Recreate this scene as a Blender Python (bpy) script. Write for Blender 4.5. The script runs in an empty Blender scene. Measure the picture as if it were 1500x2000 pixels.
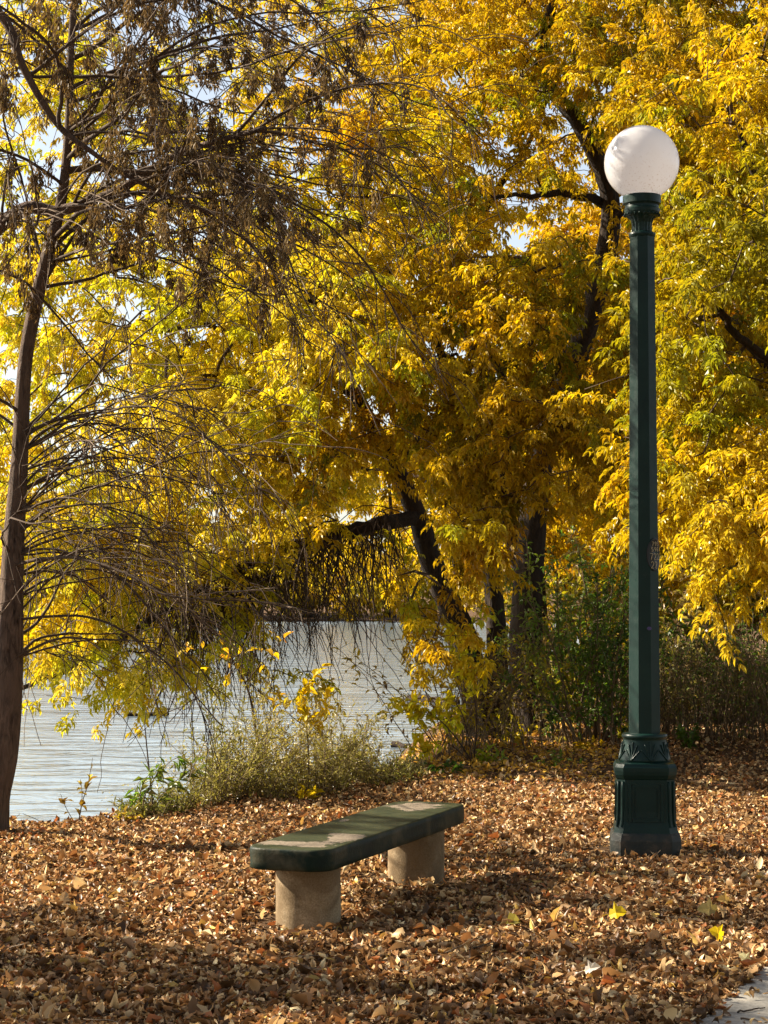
import bpy, math
import numpy as np

# ------------------------------------------------------------------ camera, sky, sun, exposure
SC = bpy.context.scene
COL = SC.collection
F_PX, CAM_H, PITCH = 3900.0, 1.55, math.atan(150 / 3900.0)
cam_data = bpy.data.cameras.new("camera")
cam = bpy.data.objects.new("camera", cam_data)
COL.objects.link(cam)
cam_data.sensor_fit = 'VERTICAL'
cam_data.sensor_height = 36.0
cam_data.sensor_width = 27.0
cam_data.lens = F_PX / 2000.0 * 36.0
cam_data.clip_start = 0.1
cam_data.clip_end = 5000
cam.location = (0, 0, CAM_H)
cam.rotation_euler = (math.pi / 2 + PITCH, 0, 0)
SC.camera = cam

SUN_EL, SUN_BACK = math.radians(33), math.radians(21)   # sun on the left, behind the scene
sun_dir = np.array([-math.cos(SUN_BACK) * math.cos(SUN_EL), math.sin(SUN_BACK) * math.cos(SUN_EL), math.sin(SUN_EL)])
world = bpy.data.worlds.new("World")
SC.world = world
world.use_nodes = True
wn = world.node_tree
sky = wn.nodes.new('ShaderNodeTexSky')
sky.sky_type = 'NISHITA'
sky.sun_disc = False
sky.sun_elevation = SUN_EL
sky.sun_rotation = math.atan2(sun_dir[0], sun_dir[1])
sky.air_density = 1.0
sky.dust_density = 1.0
hs = wn.nodes.new('ShaderNodeHueSaturation')      # thin autumn haze: a paler, less blue sky
hs.inputs['Saturation'].default_value = 0.55
wn.links.new(sky.outputs[0], hs.inputs['Color'])
wn.links.new(hs.outputs[0], wn.nodes['Background'].inputs[0])
wn.nodes['Background'].inputs[1].default_value = 0.052
sun_data = bpy.data.lights.new("sun", 'SUN')
sun_data.energy = 5.0
sun_data.angle = math.radians(0.5)
sun_data.color = (1.0, 0.89, 0.72)
sun = bpy.data.objects.new("sun", sun_data)
COL.objects.link(sun)
from mathutils import Vector, Matrix
sun.rotation_euler = Vector(sun_dir).to_track_quat('Z', 'Y').to_euler()
sun.location = (-30, 20, 25)
SC.view_settings.view_transform = 'Standard'
SC.view_settings.look = 'None'
SC.view_settings.gamma = 1.0
SC.view_settings.exposure = 1.88
SC.cycles.max_bounces = 8
SC.cycles.diffuse_bounces = 4
SC.cycles.transmission_bounces = 6
SC.cycles.transparent_max_bounces = 8

# ------------------------------------------------------------------ helpers
CAM = np.array([0, 0, CAM_H])
CF = np.array([0, math.cos(PITCH), math.sin(PITCH)])
CU = np.array([0, -math.sin(PITCH), math.cos(PITCH)])
CR = np.array([1.0, 0, 0])


def ray(px, py):
    return CF + CR * ((px - 750) / F_PX) + CU * ((1000 - py) / F_PX)


def at(px, py, Y):
    """a photo pixel at ground distance Y -> world point"""
    d = ray(px, py)
    return CAM + d * (Y / d[1])


def gpt(px, py, z=0.0):
    d = ray(px, py)
    return CAM + d * ((z - CAM_H) / d[2])


def nrmz(v):
    return v / (np.linalg.norm(v, axis=-1, keepdims=True) + 1e-9)


def srgb(r, g, b):
    c = np.array([r, g, b]) / 255.0
    return np.where(c <= 0.04045, c / 12.92, ((c + 0.055) / 1.055) ** 2.4)


class MB:
    def __init__(self):
        self.V, self.F, self.C, self.n = [], [], [], 0

    def add(self, V, F, col=(1, 1, 1), mat=0, smooth=True):
        V = np.asarray(V, float).reshape(-1, 3)
        F = np.asarray(F, int)
        col = np.asarray(col, float)
        if col.ndim == 1:
            col = np.tile(col, (len(V), 1))
        self.V.append(V)
        self.C.append(col)
        self.F.append((F + self.n, mat, smooth))
        self.n += len(V)

    def poly(self, V, faces, col=(1, 1, 1), mat=0, smooth=True):
        """faces of mixed size"""
        n0 = self.n
        self.add(V, np.zeros((0, 3), int), col)
        by = {}
        for f in faces:
            by.setdefault(len(f), []).append(f)
        for k, fs in by.items():
            self.F.append((np.array(fs, int) + n0, mat, smooth))

    def tube(self, P, R, sides=6, col=(1, 1, 1), mat=0, cap=True):
        P = np.asarray(P, float)
        n = len(P)
        R = np.broadcast_to(np.asarray(R, float), (n,))
        T = nrmz(np.gradient(P, axis=0))
        m = nrmz(P[-1] - P[0])
        ref = np.array([0, 0, 1.0]) if abs(m[2]) < 0.8 else np.array([1.0, 0, 0])
        u = nrmz(np.cross(T, ref))
        v = np.cross(T, u)
        a = np.arange(sides) * 2 * math.pi / sides
        V = P[:, None] + R[:, None, None] * (np.cos(a)[None, :, None] * u[:, None] + np.sin(a)[None, :, None] * v[:, None])
        i = np.arange(n - 1)[:, None] * sides
        j = np.arange(sides)[None]
        k = (j + 1) % sides
        F = np.stack([i + j, i + k, i + sides + k, i + sides + j], -1).reshape(-1, 4)
        n0 = self.n
        self.add(V, F, col, mat)
        if cap and sides > 3:
            self.F.append((np.array([list(range(n0 + (n - 1) * sides, n0 + n * sides))]), mat, True))

    def rings(self, rings, col=(1, 1, 1), mat=0, smooth=False, cap0=True, cap1=True):
        """loft through closed rings of equal length"""
        k = len(rings[0])
        V = np.concatenate(rings)
        n = len(rings)
        i = np.arange(n - 1)[:, None] * k
        j = np.arange(k)[None]
        m = (j + 1) % k
        F = np.stack([i + j, i + m, i + k + m, i + k + j], -1).reshape(-1, 4)
        n0 = self.n
        self.add(V, F, col, mat, smooth)
        if cap0:
            self.F.append((np.array([list(range(n0 + k - 1, n0 - 1, -1))]), mat, False))
        if cap1:
            self.F.append((np.array([list(range(n0 + (n - 1) * k, n0 + n * k))]), mat, False))

    def build(self, name, mats, parent=None, origin=(0, 0, 0), label=None):
        V = np.concatenate(self.V) - np.asarray(origin, float)
        C = np.concatenate(self.C)
        loops, starts, mi, sm, pos = [], [], [], [], 0
        for F, m, s in self.F:
            if not len(F):
                continue
            k = F.shape[1]
            loops.append(F.ravel())
            starts.append(pos + np.arange(len(F)) * k)
            pos += F.size
            mi.append(np.full(len(F), m))
            sm.append(np.full(len(F), s))
        loops, starts = np.concatenate(loops), np.concatenate(starts)
        me = bpy.data.meshes.new(name)
        me.vertices.add(len(V))
        me.vertices.foreach_set('co', V.astype(np.float32).ravel())
        me.loops.add(len(loops))
        me.loops.foreach_set('vertex_index', loops.astype(np.int32))
        me.polygons.add(len(starts))
        me.polygons.foreach_set('loop_start', starts.astype(np.int32))
        me.polygons.foreach_set('material_index', np.concatenate(mi).astype(np.int32))
        me.polygons.foreach_set('use_smooth', np.concatenate(sm).astype(bool))
        at_ = me.color_attributes.new('Col', 'FLOAT_COLOR', 'POINT')
        at_.data.foreach_set('color', np.concatenate([C, np.ones((len(C), 1))], 1).astype(np.float32).ravel())
        for m in (mats if isinstance(mats, (list, tuple)) else [mats]):
            me.materials.append(m)
        me.update(calc_edges=True)
        me.validate()
        o = bpy.data.objects.new(name, me)
        COL.objects.link(o)
        if parent is not None:
            o.parent = parent
        else:
            o.location = origin
        if label:
            o['label'] = label
        return o


def tag(o, label=None, cat=None, group=None, kind=None):
    if label:
        o['label'] = label
    if cat:
        o['category'] = cat
    if group:
        o['group'] = group
    if kind:
        o['kind'] = kind
    return o


def thing(name, loc, label, cat, group=None):
    o = bpy.data.objects.new(name, None)
    o.empty_display_size = 0.2
    COL.objects.link(o)
    o.location = loc
    return tag(o, label, cat, group)


# ------------------------------------------------------------------ materials
class NT:
    def __init__(self, name):
        self.m = bpy.data.materials.new(name)
        self.m.use_nodes = True
        self.t = self.m.node_tree
        self.t.nodes.clear()
        self.out = self.n('ShaderNodeOutputMaterial')

    def n(self, typ, **kw):
        nd = self.t.nodes.new(typ)
        for k, v in kw.items():
            if k.startswith('i_'):
                nd.inputs[k[2:].replace('_', ' ')].default_value = v
            else:
                setattr(nd, k, v)
        return nd

    def l(self, a, b):
        self.t.links.new(a, b)

    def noise(self, scale, detail=4, rough=0.55, co=None, dist=0.0):
        nd = self.n('ShaderNodeTexNoise')
        nd.inputs['Scale'].default_value = scale
        nd.inputs['Detail'].default_value = detail
        nd.inputs['Roughness'].default_value = rough
        nd.inputs['Distortion'].default_value = dist
        if co is not None:
            self.l(co, nd.inputs['Vector'])
        return nd.outputs['Fac']

    def ramp(self, fac, stops):
        nd = self.n('ShaderNodeValToRGB')
        e = nd.color_ramp.elements
        while len(e) < len(stops):
            e.new(0.5)
        for x, (p, c) in zip(e, stops):
            x.position = p
            x.color = (*c, 1) if len(c) == 3 else c
        self.l(fac, nd.inputs[0])
        return nd.outputs[0]

    def mix(self, fac, a, b, mode='MIX'):
        nd = self.n('ShaderNodeMix', data_type='RGBA', blend_type=mode)
        for s, v in ((0, fac), (6, a), (7, b)):
            if hasattr(v, 'links') or hasattr(v, 'is_linked'):
                self.l(v, nd.inputs[s])
            elif s == 0:
                nd.inputs[0].default_value = v
            else:
                nd.inputs[s].default_value = (*v, 1)
        return nd.outputs[2]

    def math(self, op, a, b=0.0):
        nd = self.n('ShaderNodeMath', operation=op)
        for i, v in ((0, a), (1, b)):
            if hasattr(v, 'is_linked'):
                self.l(v, nd.inputs[i])
            else:
                nd.inputs[i].default_value = v
        return nd.outputs[0]

    def bump(self, h, strength=0.5, dist=0.01):
        nd = self.n('ShaderNodeBump')
        nd.inputs['Strength'].default_value = strength
        nd.inputs['Distance'].default_value = dist
        self.l(h, nd.inputs['Height'])
        return nd.outputs[0]

    def pri(self, col, rough=0.6, bump=None, spec=0.5, **kw):
        p = self.n('ShaderNodeBsdfPrincipled')
        if hasattr(col, 'is_linked'):
            self.l(col, p.inputs['Base Color'])
        else:
            p.inputs['Base Color'].default_value = (*col, 1)
        if hasattr(rough, 'is_linked'):
            self.l(rough, p.inputs['Roughness'])
        else:
            p.inputs['Roughness'].default_value = rough
        p.inputs['Specular IOR Level'].default_value = spec
        if bump is not None:
            self.l(bump, p.inputs['Normal'])
        return p

    def done(self, sh):
        self.l(sh.outputs[0] if hasattr(sh, 'outputs') else sh, self.out.inputs[0])
        return self.m

    def obj(self):
        return self.n('ShaderNodeTexCoord').outputs['Object']


def leaf_material(name, trans=0.5, gloss=0.06, tsat=(1.1, 1.0, 0.5)):
    t = NT(name)
    c = t.n('ShaderNodeAttribute', attribute_name='Col').outputs['Color']
    d = t.n('ShaderNodeBsdfDiffuse')
    t.l(c, d.inputs[0])
    tr = t.n('ShaderNodeBsdfTranslucent')
    t.l(t.mix(1.0, c, tsat, 'MULTIPLY'), tr.inputs[0])
    m = t.n('ShaderNodeMixShader')
    m.inputs[0].default_value = trans
    t.l(d.outputs[0], m.inputs[1])
    t.l(tr.outputs[0], m.inputs[2])
    g = t.n('ShaderNodeBsdfGlossy')
    g.inputs['Roughness'].default_value = 0.38
    g.inputs['Color'].default_value = (1, 1, 1, 1)
    m2 = t.n('ShaderNodeMixShader')
    m2.inputs[0].default_value = gloss
    t.l(m.outputs[0], m2.inputs[1])
    t.l(g.outputs[0], m2.inputs[2])
    return t.done(m2)


def bark_material(name, dark, light, scale=14.0, bump=0.9):
    t = NT(name)
    co = t.obj()
    mp = t.n('ShaderNodeMapping')
    mp.inputs['Scale'].default_value = (1, 1, 0.22)
    t.l(co, mp.inputs[0])
    n1 = t.noise(scale * 2.2, 6, 0.65, mp.outputs[0], 0.6)
    n2 = t.noise(scale * 0.3, 3, 0.5, co)
    c = t.ramp(n1, [(0.32, dark), (0.62, light)])
    c = t.mix(t.ramp(n2, [(0.4, (0, 0, 0)), (0.7, (1, 1, 1))]), c, tuple(np.array(light) * 0.75 + np.array(dark) * 0.2))
    return t.done(t.pri(c, 0.9, t.bump(n1, bump, 0.03), 0.2))


M = {}
M['leaf'] = leaf_material('leaf', 0.47, 0.018)
M['green_leaf'] = leaf_material('green_leaf', 0.40, 0.025, (1.0, 1.1, 0.5))
M['litter'] = leaf_material('dry_leaf', 0.22, 0.018, (1.1, 0.9, 0.7))
M['seed'] = leaf_material('dry_seed', 0.28, 0.012, (1.1, 0.95, 0.7))
M['bark'] = bark_material('rough_bark', (0.009, 0.006, 0.004), (0.048, 0.032, 0.021))
M['grey_bark'] = bark_material('grey_bark', (0.016, 0.010, 0.007), (0.15, 0.10, 0.07), 20, 1.0)
M['twig'] = bark_material('twig_bark', (0.025, 0.016, 0.010), (0.085, 0.056, 0.036), 30, 0.2)
M['pale_twig'] = bark_material('pale_twig_bark', (0.08, 0.055, 0.035), (0.24, 0.175, 0.12), 30, 0.2)
M['cane'] = bark_material('cane_bark', (0.05, 0.032, 0.018), (0.20, 0.14, 0.08), 30, 0.2)


def m_ground():
    t = NT('soil')
    co = t.obj()
    n1 = t.noise(9, 8, 0.7, co)
    n2 = t.noise(0.6, 4, 0.5, co)
    c = t.ramp(n1, [(0.3, (0.03, 0.017, 0.009)), (0.55, (0.11, 0.06, 0.03)), (0.75, (0.24, 0.14, 0.07))])
    c = t.mix(t.math('MULTIPLY', n2, 0.5), c, (0.10, 0.065, 0.03))
    return t.done(t.pri(c, 0.95, t.bump(n1, 1.0, 0.05), 0.1))


def m_water():
    t = NT('pond_water')
    co = t.obj()
    mp = t.n('ShaderNodeMapping')
    mp.inputs['Scale'].default_value = (0.7, 1.25, 1)
    t.l(co, mp.inputs[0])
    a = t.noise(2.2, 3, 0.55, mp.outputs[0], 0.4)
    b = t.noise(0.5, 2, 0.5, mp.outputs[0])
    h = t.math('ADD', t.math('MULTIPLY', a, 0.6), b)
    p = t.pri((0.17, 0.215, 0.25), 0.09, t.bump(h, 0.42, 0.12), 0.5)
    p.inputs['IOR'].default_value = 1.5
    return t.done(p)


def m_concrete_path():
    t = NT('path_concrete')
    co = t.obj()
    n1 = t.noise(40, 6, 0.7, co)
    n2 = t.noise(3, 4, 0.6, co, 0.5)
    c = t.ramp(n2, [(0.3, (0.17, 0.148, 0.115)), (0.7, (0.28, 0.25, 0.20))])
    c = t.mix(0.35, c, t.ramp(n1, [(0.3, (0.12, 0.11, 0.1)), (0.65, (0.5, 0.48, 0.44))]))
    return t.done(t.pri(c, 0.9, t.bump(n1, 0.4, 0.004), 0.2))


def m_leg():
    t = NT('aggregate_concrete')
    co = t.obj()
    n1 = t.noise(120, 4, 0.7, co)
    n2 = t.noise(7, 5, 0.6, co, 0.8)
    c = t.ramp(n2, [(0.35, (0.19, 0.125, 0.055)), (0.5, (0.30, 0.205, 0.10)), (0.68, (0.38, 0.285, 0.165))])
    n3 = t.noise(2.6, 4, 0.6, co, 1.2)
    c = t.mix(0.45, c, t.ramp(n1, [(0.35, (0.10, 0.07, 0.04)), (0.65, (0.45, 0.36, 0.24))]))
    c = t.mix(t.ramp(n3, [(0.45, (0, 0, 0)), (0.58, (.65, .65, .65))]), c, (0.10, 0.062, 0.028))
    return t.done(t.pri(c, 0.92, t.bump(n1, 0.6, 0.004), 0.2))


def m_slab():
    """worn dark green paint; pale beige patches on top"""
    t = NT('worn_green_paint')
    co = t.obj()
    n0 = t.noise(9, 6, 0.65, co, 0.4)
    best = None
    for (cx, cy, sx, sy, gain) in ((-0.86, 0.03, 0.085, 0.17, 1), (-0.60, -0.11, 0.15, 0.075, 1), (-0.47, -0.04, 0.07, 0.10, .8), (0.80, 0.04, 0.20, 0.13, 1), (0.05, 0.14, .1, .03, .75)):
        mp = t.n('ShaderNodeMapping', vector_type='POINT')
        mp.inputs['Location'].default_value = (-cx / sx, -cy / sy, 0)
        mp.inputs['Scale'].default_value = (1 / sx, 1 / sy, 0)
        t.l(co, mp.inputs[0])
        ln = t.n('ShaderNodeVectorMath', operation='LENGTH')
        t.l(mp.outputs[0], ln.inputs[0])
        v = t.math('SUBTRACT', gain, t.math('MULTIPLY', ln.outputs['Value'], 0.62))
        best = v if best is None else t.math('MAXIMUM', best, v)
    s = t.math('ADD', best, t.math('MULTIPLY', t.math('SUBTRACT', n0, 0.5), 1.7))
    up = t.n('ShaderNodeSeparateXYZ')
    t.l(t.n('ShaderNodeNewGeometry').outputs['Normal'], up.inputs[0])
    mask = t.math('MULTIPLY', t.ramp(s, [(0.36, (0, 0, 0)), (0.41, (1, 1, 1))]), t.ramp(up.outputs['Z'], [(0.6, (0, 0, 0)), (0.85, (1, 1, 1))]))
    n2 = t.noise(5, 5, 0.6, co, 0.3)
    n3 = t.noise(70, 4, 0.7, co)
    paint_sunlit_top = t.mix(0.4, t.ramp(n2, [(0.3, (0.012, 0.022, 0.010)), (0.7, (0.045, 0.048, 0.022))]), t.ramp(n3, [(0.3, (0.006, 0.012, 0.006)), (0.7, (0.065, 0.065, 0.032))]))
    paint_shaded_side = t.ramp(n2, [(0.38, (0.0025, 0.010, 0.008)), (0.49, (0.006, 0.015, 0.009)), (0.58, (0.035, 0.034, 0.018)), (0.7, (0.07, 0.06, 0.036))])
    paint = t.mix(t.ramp(up.outputs['Z'], [(0.4, (0, 0, 0)), (0.9, (1, 1, 1))]), paint_shaded_side, paint_sunlit_top)  # olive sunlit top and dark shaded sides put into the paint colour
    bare = t.ramp(n3, [(0.3, (0.10, 0.08, 0.055)), (0.7, (0.23, 0.18, 0.13))])  # beige of the pale top patches
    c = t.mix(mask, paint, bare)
    h = t.math('SUBTRACT', t.math('MULTIPLY', n3, 0.4), mask)
    ro = t.math('ADD', t.math('MULTIPLY', mask, 0.4), 0.5)
    return t.done(t.pri(c, ro, t.bump(h, 0.6, 0.008), 0.14))


def m_green_metal():
    t = NT('green_cast_iron')
    co = t.obj()
    n1 = t.noise(28, 5, 0.6, co)
    n2 = t.noise(5, 4, 0.6, co)
    c = t.ramp(n2, [(0.3, (0.003, 0.016, 0.013)), (0.7, (0.006, 0.025, 0.019))])
    c = t.mix(t.ramp(n1, [(0.62, (0, 0, 0)), (0.78, (1, 1, 1))]), c, (0.022, 0.033, 0.026))
    return t.done(t.pri(c, t.ramp(n1, [(0.3, (0.30,) * 3), (0.7, (0.46,) * 3)]), t.bump(n1, 0.25, 0.003), 0.2))


def m_plinth():
    t = NT('weathered_cast_iron')
    co = t.obj()
    n1 = t.noise(18, 6, 0.65, co)
    c = t.ramp(n1, [(0.35, (0.008, 0.015, 0.013)), (0.52, (0.02, 0.022, 0.016)), (0.68, (0.06, 0.045, 0.03))])
    return t.done(t.pri(c, 0.6, t.bump(n1, 0.5, 0.006), 0.4))


def m_globe():
    t = NT('opal_globe')
    co = t.obj()
    sp = t.n('ShaderNodeSeparateXYZ')
    t.l(co, sp.inputs[0])
    n1 = t.noise(70, 3, 0.6, co)
    low = t.ramp(t.math('ADD', sp.outputs['Z'], 0.225), [(0.05, (0.75,) * 3), (0.3, (0.0,) * 3)])
    dirt = t.math('MULTIPLY', t.ramp(n1, [(0.57, (0, 0, 0)), (0.74, (1, 1, 1))]), low)
    c = t.mix(dirt, (0.88, 0.86, 0.87), (0.5, 0.38, 0.31))
    d = t.n('ShaderNodeBsdfDiffuse')
    tr = t.n('ShaderNodeBsdfTranslucent')
    t.l(c, d.inputs[0])
    t.l(c, tr.inputs[0])
    m = t.n('ShaderNodeMixShader')
    m.inputs[0].default_value = 0.62
    t.l(d.outputs[0], m.inputs[1])
    t.l(tr.outputs[0], m.inputs[2])
    g = t.n('ShaderNodeBsdfGlossy')
    g.inputs['Roughness'].default_value = 0.12
    fr = t.n('ShaderNodeFresnel')
    fr.inputs[0].default_value = 1.4
    m2 = t.n('ShaderNodeMixShader')
    t.l(fr.outputs[0], m2.inputs[0])
    t.l(m.outputs[0], m2.inputs[1])
    t.l(g.outputs[0], m2.inputs[2])
    return t.done(m2)


def plain(name, col, rough=0.6):
    t = NT(name)
    n = t.noise(40, 3, 0.6, t.obj())
    c = t.mix(n, tuple(np.array(col) * 0.75), tuple(np.array(col) * 1.25))
    return t.done(t.pri(c, rough))


M['soil'], M['water'], M['path'] = m_ground(), m_water(), m_concrete_path()
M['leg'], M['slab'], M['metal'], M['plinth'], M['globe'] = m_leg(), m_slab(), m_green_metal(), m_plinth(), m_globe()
M['plate'] = plain('plate_black', (0.006, 0.008, 0.008), 0.5)
M['gold'] = plain('brass_figures', (0.42, 0.33, 0.17), 0.5)
M['purple'] = plain('purple_sticker', (0.05, 0.035, 0.12), 0.6)

# ------------------------------------------------------------------ terrain, water, path
SX = np.array([-400, -60, -12, -6, -3.2, -2.4, -1.6, -0.95, 0.2, 0.62, 0.75])
SY = np.array([2, 6, 10.6, 11.6, 12.6, 13.0, 13.6, 14.5, 16.6, 17.6, 18.6])
RY = np.array([0, 18.0, 22, 26, 40, 70, 112, 130])
RX = np.array([0.75, 0.75, 0.95, 1.3, 3.0, 8.0, 20.0, 24.0])
WATER_Z = -0.42


def smooth(t):
    t = np.clip(t, 0, 1)
    return t * t * (3 - 2 * t)


def height(x, y):
    x, y = np.asarray(x, float), np.asarray(y, float)
    d = np.minimum(np.minimum(y - np.interp(x, SX, SY), np.interp(y, RY, RX) - x), 120 + 3 * np.sin(x * 0.07) - y)
    z = -1.3 * smooth(d / 2.4)
    land = 0.018 * np.sin(x * 2.1 + 0.6) * np.sin(y * 1.7) + 0.012 * np.sin(x * 5.3 + y * 3.1)
    z = z + land * (1 - smooth(d / 1.0))
    z = z + 9.0 * smooth((y - 125) / 300)
    z = z + 0.03 * smooth((x - 0.3) / 1.0) * smooth((y - 17) / 3)
    return z


def axis(lo, hi, step, ext):
    core = np.arange(lo, hi + 1e-6, step)
    a, s, x = [], step, hi
    while x < ext[1]:
        s *= 1.25
        x += s
        a.append(x)
    b, s, x = [], step, lo
    while x > ext[0]:
        s *= 1.25
        x -= s
        b.append(x)
    return np.array(b[::-1] + list(core) + a)


gx, gy = axis(-5, 6, 0.12, (-600, 600)), axis(5, 26, 0.12, (-80, 1500))
GX, GY = np.meshgrid(gx, gy)
V = np.stack([GX, GY, height(GX, GY)], -1).reshape(-1, 3)
nx, ny = len(gx), len(gy)
ii = (np.arange(ny - 1)[:, None] * nx + np.arange(nx - 1)[None]).ravel()
mb = MB()
mb.add(V, np.stack([ii, ii + 1, ii + nx + 1, ii + nx], -1))
tag(mb.build('ground', M['soil']), kind='structure')

mb = MB()
mb.add([(-500, 4, WATER_Z), (60, 4, WATER_Z), (60, 160, WATER_Z), (-500, 160, WATER_Z)], [[0, 1, 2, 3]])
tag(mb.build('water', M['water']), kind='structure')

# the concrete path whose edge cuts the near right corner
pe0, pe1 = np.array([1.07, 7.08]), np.array([1.51, 8.08])
pd = (pe1 - pe0) / np.linalg.norm(pe1 - pe0)
pn = np.array([pd[1], -pd[0]])
mb = MB()
for k in range(-4, 7):
    a, b = pe0 + pd * (k * 1.5 + 0.008), pe0 + pd * ((k + 1) * 1.5 - 0.008)
    q = [a, a + pn * 1.5, b + pn * 1.5, b]
    lo = np.array([(*p, -0.10) for p in q])
    mid = np.array([(*p, 0.018) for p in q])
    c = mid[:, :2].mean(0)
    top = np.array([(*(c + (p - c) * 0.985), 0.026) for p in q])
    mb.rings([lo[::-1], mid[::-1], top[::-1]])
tag(mb.build('path', M['path']), kind='structure')

# ------------------------------------------------------------------ leaf builders
LEAF = (np.array([[0, 0, 0], [.30, .5, .10], [.66, .36, .08], [1, 0, -.10], [.30, -.5, .10], [.66, -.36, .08], [.45, 0, 0.0]]),
        np.array([[0, 6, 1], [6, 2, 1], [6, 3, 2], [0, 4, 6], [6, 4, 5], [6, 5, 3]]))
NARROW = (np.array([[0, 0, 0], [.45, .5, .05], [1, 0, -.08], [.45, -.5, .05]]), np.array([[0, 2, 1], [0, 3, 2]]))
MAPLE = (np.array([[0, 0, 0], [.12, .30, .03], [.30, .22, .02], [.45, .52, .09], [.60, .26, .02], [.78, .28, .04], [1, 0, -.06],
                   [.78, -.28, .04], [.60, -.26, .02], [.45, -.52, .09], [.30, -.22, .02], [.12, -.30, .03], [.42, 0, 0]]),
         np.array([[12, (i + 1) % 12, i] for i in range(12)]))


def blade(n=5):
    t = np.linspace(0, 1, n)
    w = .5 * np.sin(np.pi * np.clip(t, 0.02, 1) ** .8) ** .8 + .015
    w[-1] = .01
    V = np.array([[a, s * b, 0] for a, b in zip(t, w) for s in (-1, 0, 1)])
    F = []
    for i in range(n - 1):
        for j in (0, 1):
            a = i * 3 + j
            F.append([a, a + 1, a + 4, a + 3])
    return V, np.array(F)


DRYLEAF = blade(4)


def put_leaves(mb, pos, d, up, L, W, col, shape=LEAF, mat=0, curl=None, smooth=False):
    pos, n = np.asarray(pos), len(pos)
    x = nrmz(d)
    y = nrmz(np.cross(up, x))
    z = np.cross(x, y)
    T, F = shape
    L = np.broadcast_to(L, (n,))[:, None, None]
    W = np.broadcast_to(W, (n,))[:, None, None]
    tz = np.tile(T[None, :, 2:3], (n, 1, 1))
    if curl is not None:       # bends the blade along and across
        c = np.asarray(curl)
        tz = tz + c[:, 0, None, None] * (T[None, :, 0:1] - .5) ** 2 * 1.6 + c[:, 1, None, None] * (T[None, :, 1:2]) ** 2 * 1.8
    V = pos[:, None] + L * T[None, :, 0:1] * x[:, None] + W * T[None, :, 1:2] * y[:, None] + L * tz * z[:, None]
    k = len(T)
    FF = (F[None] + (np.arange(n) * k)[:, None, None]).reshape(-1, F.shape[1])
    mb.add(V.reshape(-1, 3), FF, np.repeat(np.asarray(col), k, 0), mat, smooth=smooth)


def put_compound(mb, R, pos, d, size, col, mat=0, n_pairs=2, width=0.34, shape=LEAF, droop=.35):
    """ash-leaved compound leaves: a terminal leaflet and pairs on a hanging rachis"""
    n = len(pos)
    d = nrmz(d)
    up = nrmz(np.array([0, 0, 1.0]) + R.normal(0, .35, (n, 3)))
    s = nrmz(np.cross(up, d))
    size = np.broadcast_to(size, (n,))
    P, D, C, U, S = [], [], [], [], []
    sag = np.array([0, 0, -1.0])

    def put(fr, sgn, spread, sc):
        P.append(pos + d * (fr * size * 1.25)[:, None] + sag * (size * .18 * fr * fr)[:, None])
        D.append(nrmz(d * math.cos(spread) + s * sgn * math.sin(spread) + sag * droop + R.normal(0, .17, (n, 3))))
        U.append(nrmz(up + R.normal(0, .35, (n, 3))))
        C.append(np.clip(col * R.uniform(.82, 1.16, (n, 1)), 0, 1))
        S.append(size * sc * R.uniform(.8, 1.15, n))
    put(1.0, 0, 0, 1.0)
    for k in range(n_pairs):
        fr = .9 - .42 * k
        for sg in (-1, 1):
            put(fr, sg, .85, .86)
    P, D, U, C, S = map(np.concatenate, (P, D, U, C, S))
    w = S * width * R.uniform(.75, 1.2, len(S))
    put_leaves(mb, P, D, U, S, w, C, shape, mat, np.stack([-R.uniform(0, .35, len(S)), R.uniform(-.2, .35, len(S))], 1))


def wave(p, seed):
    """a smooth field in space, about -1..1"""
    r = np.random.default_rng(seed)
    v = 0
    for f in (0.9, 1.7, 3.1):
        k = r.normal(0, 1, 3)
        v = v + np.sin(p @ (k / np.linalg.norm(k) * f * 2.2) + r.uniform(0, 6))
    return v / 2.2


GOLD, YEL, PALE, LIME, OLIVE, AMBER = (np.array(c) for c in
    ((.50, .325, .008), (.58, .44, .012), (.66, .54, .06), (.40, .41, .015), (.20, .18, .009), (.42, .235, .006)))


def blend(p, stops, seed, R):
    """mix of leaf colours that drifts smoothly from bough to bough"""
    v = (wave(p, seed) * .5 + .5) * .999 + R.normal(0, .13, len(p))
    v = np.clip(v, 0, .999) * (len(stops) - 1)
    i = v.astype(int)
    f = (v - i)[:, None]
    S = np.array(stops)
    return S[i] * (1 - f) + S[np.minimum(i + 1, len(stops) - 1)] * f


def curve(pts, n):
    """smooth polyline through points (Catmull-Rom)"""
    P = np.asarray(pts, float)
    P = np.concatenate([[2 * P[0] - P[1]], P, [2 * P[-1] - P[-2]]])
    m = len(P) - 3
    out = []
    for t in np.linspace(0, m - 1e-6, n):
        i = int(t)
        f = t - i
        a, b, c, d = P[i:i + 4]
        out.append(.5 * ((2 * b) + (c - a) * f + (2 * a - 5 * b + 4 * c - d) * f * f + (3 * b - a - 3 * c + d) * f ** 3))
    return np.array(out)


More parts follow.
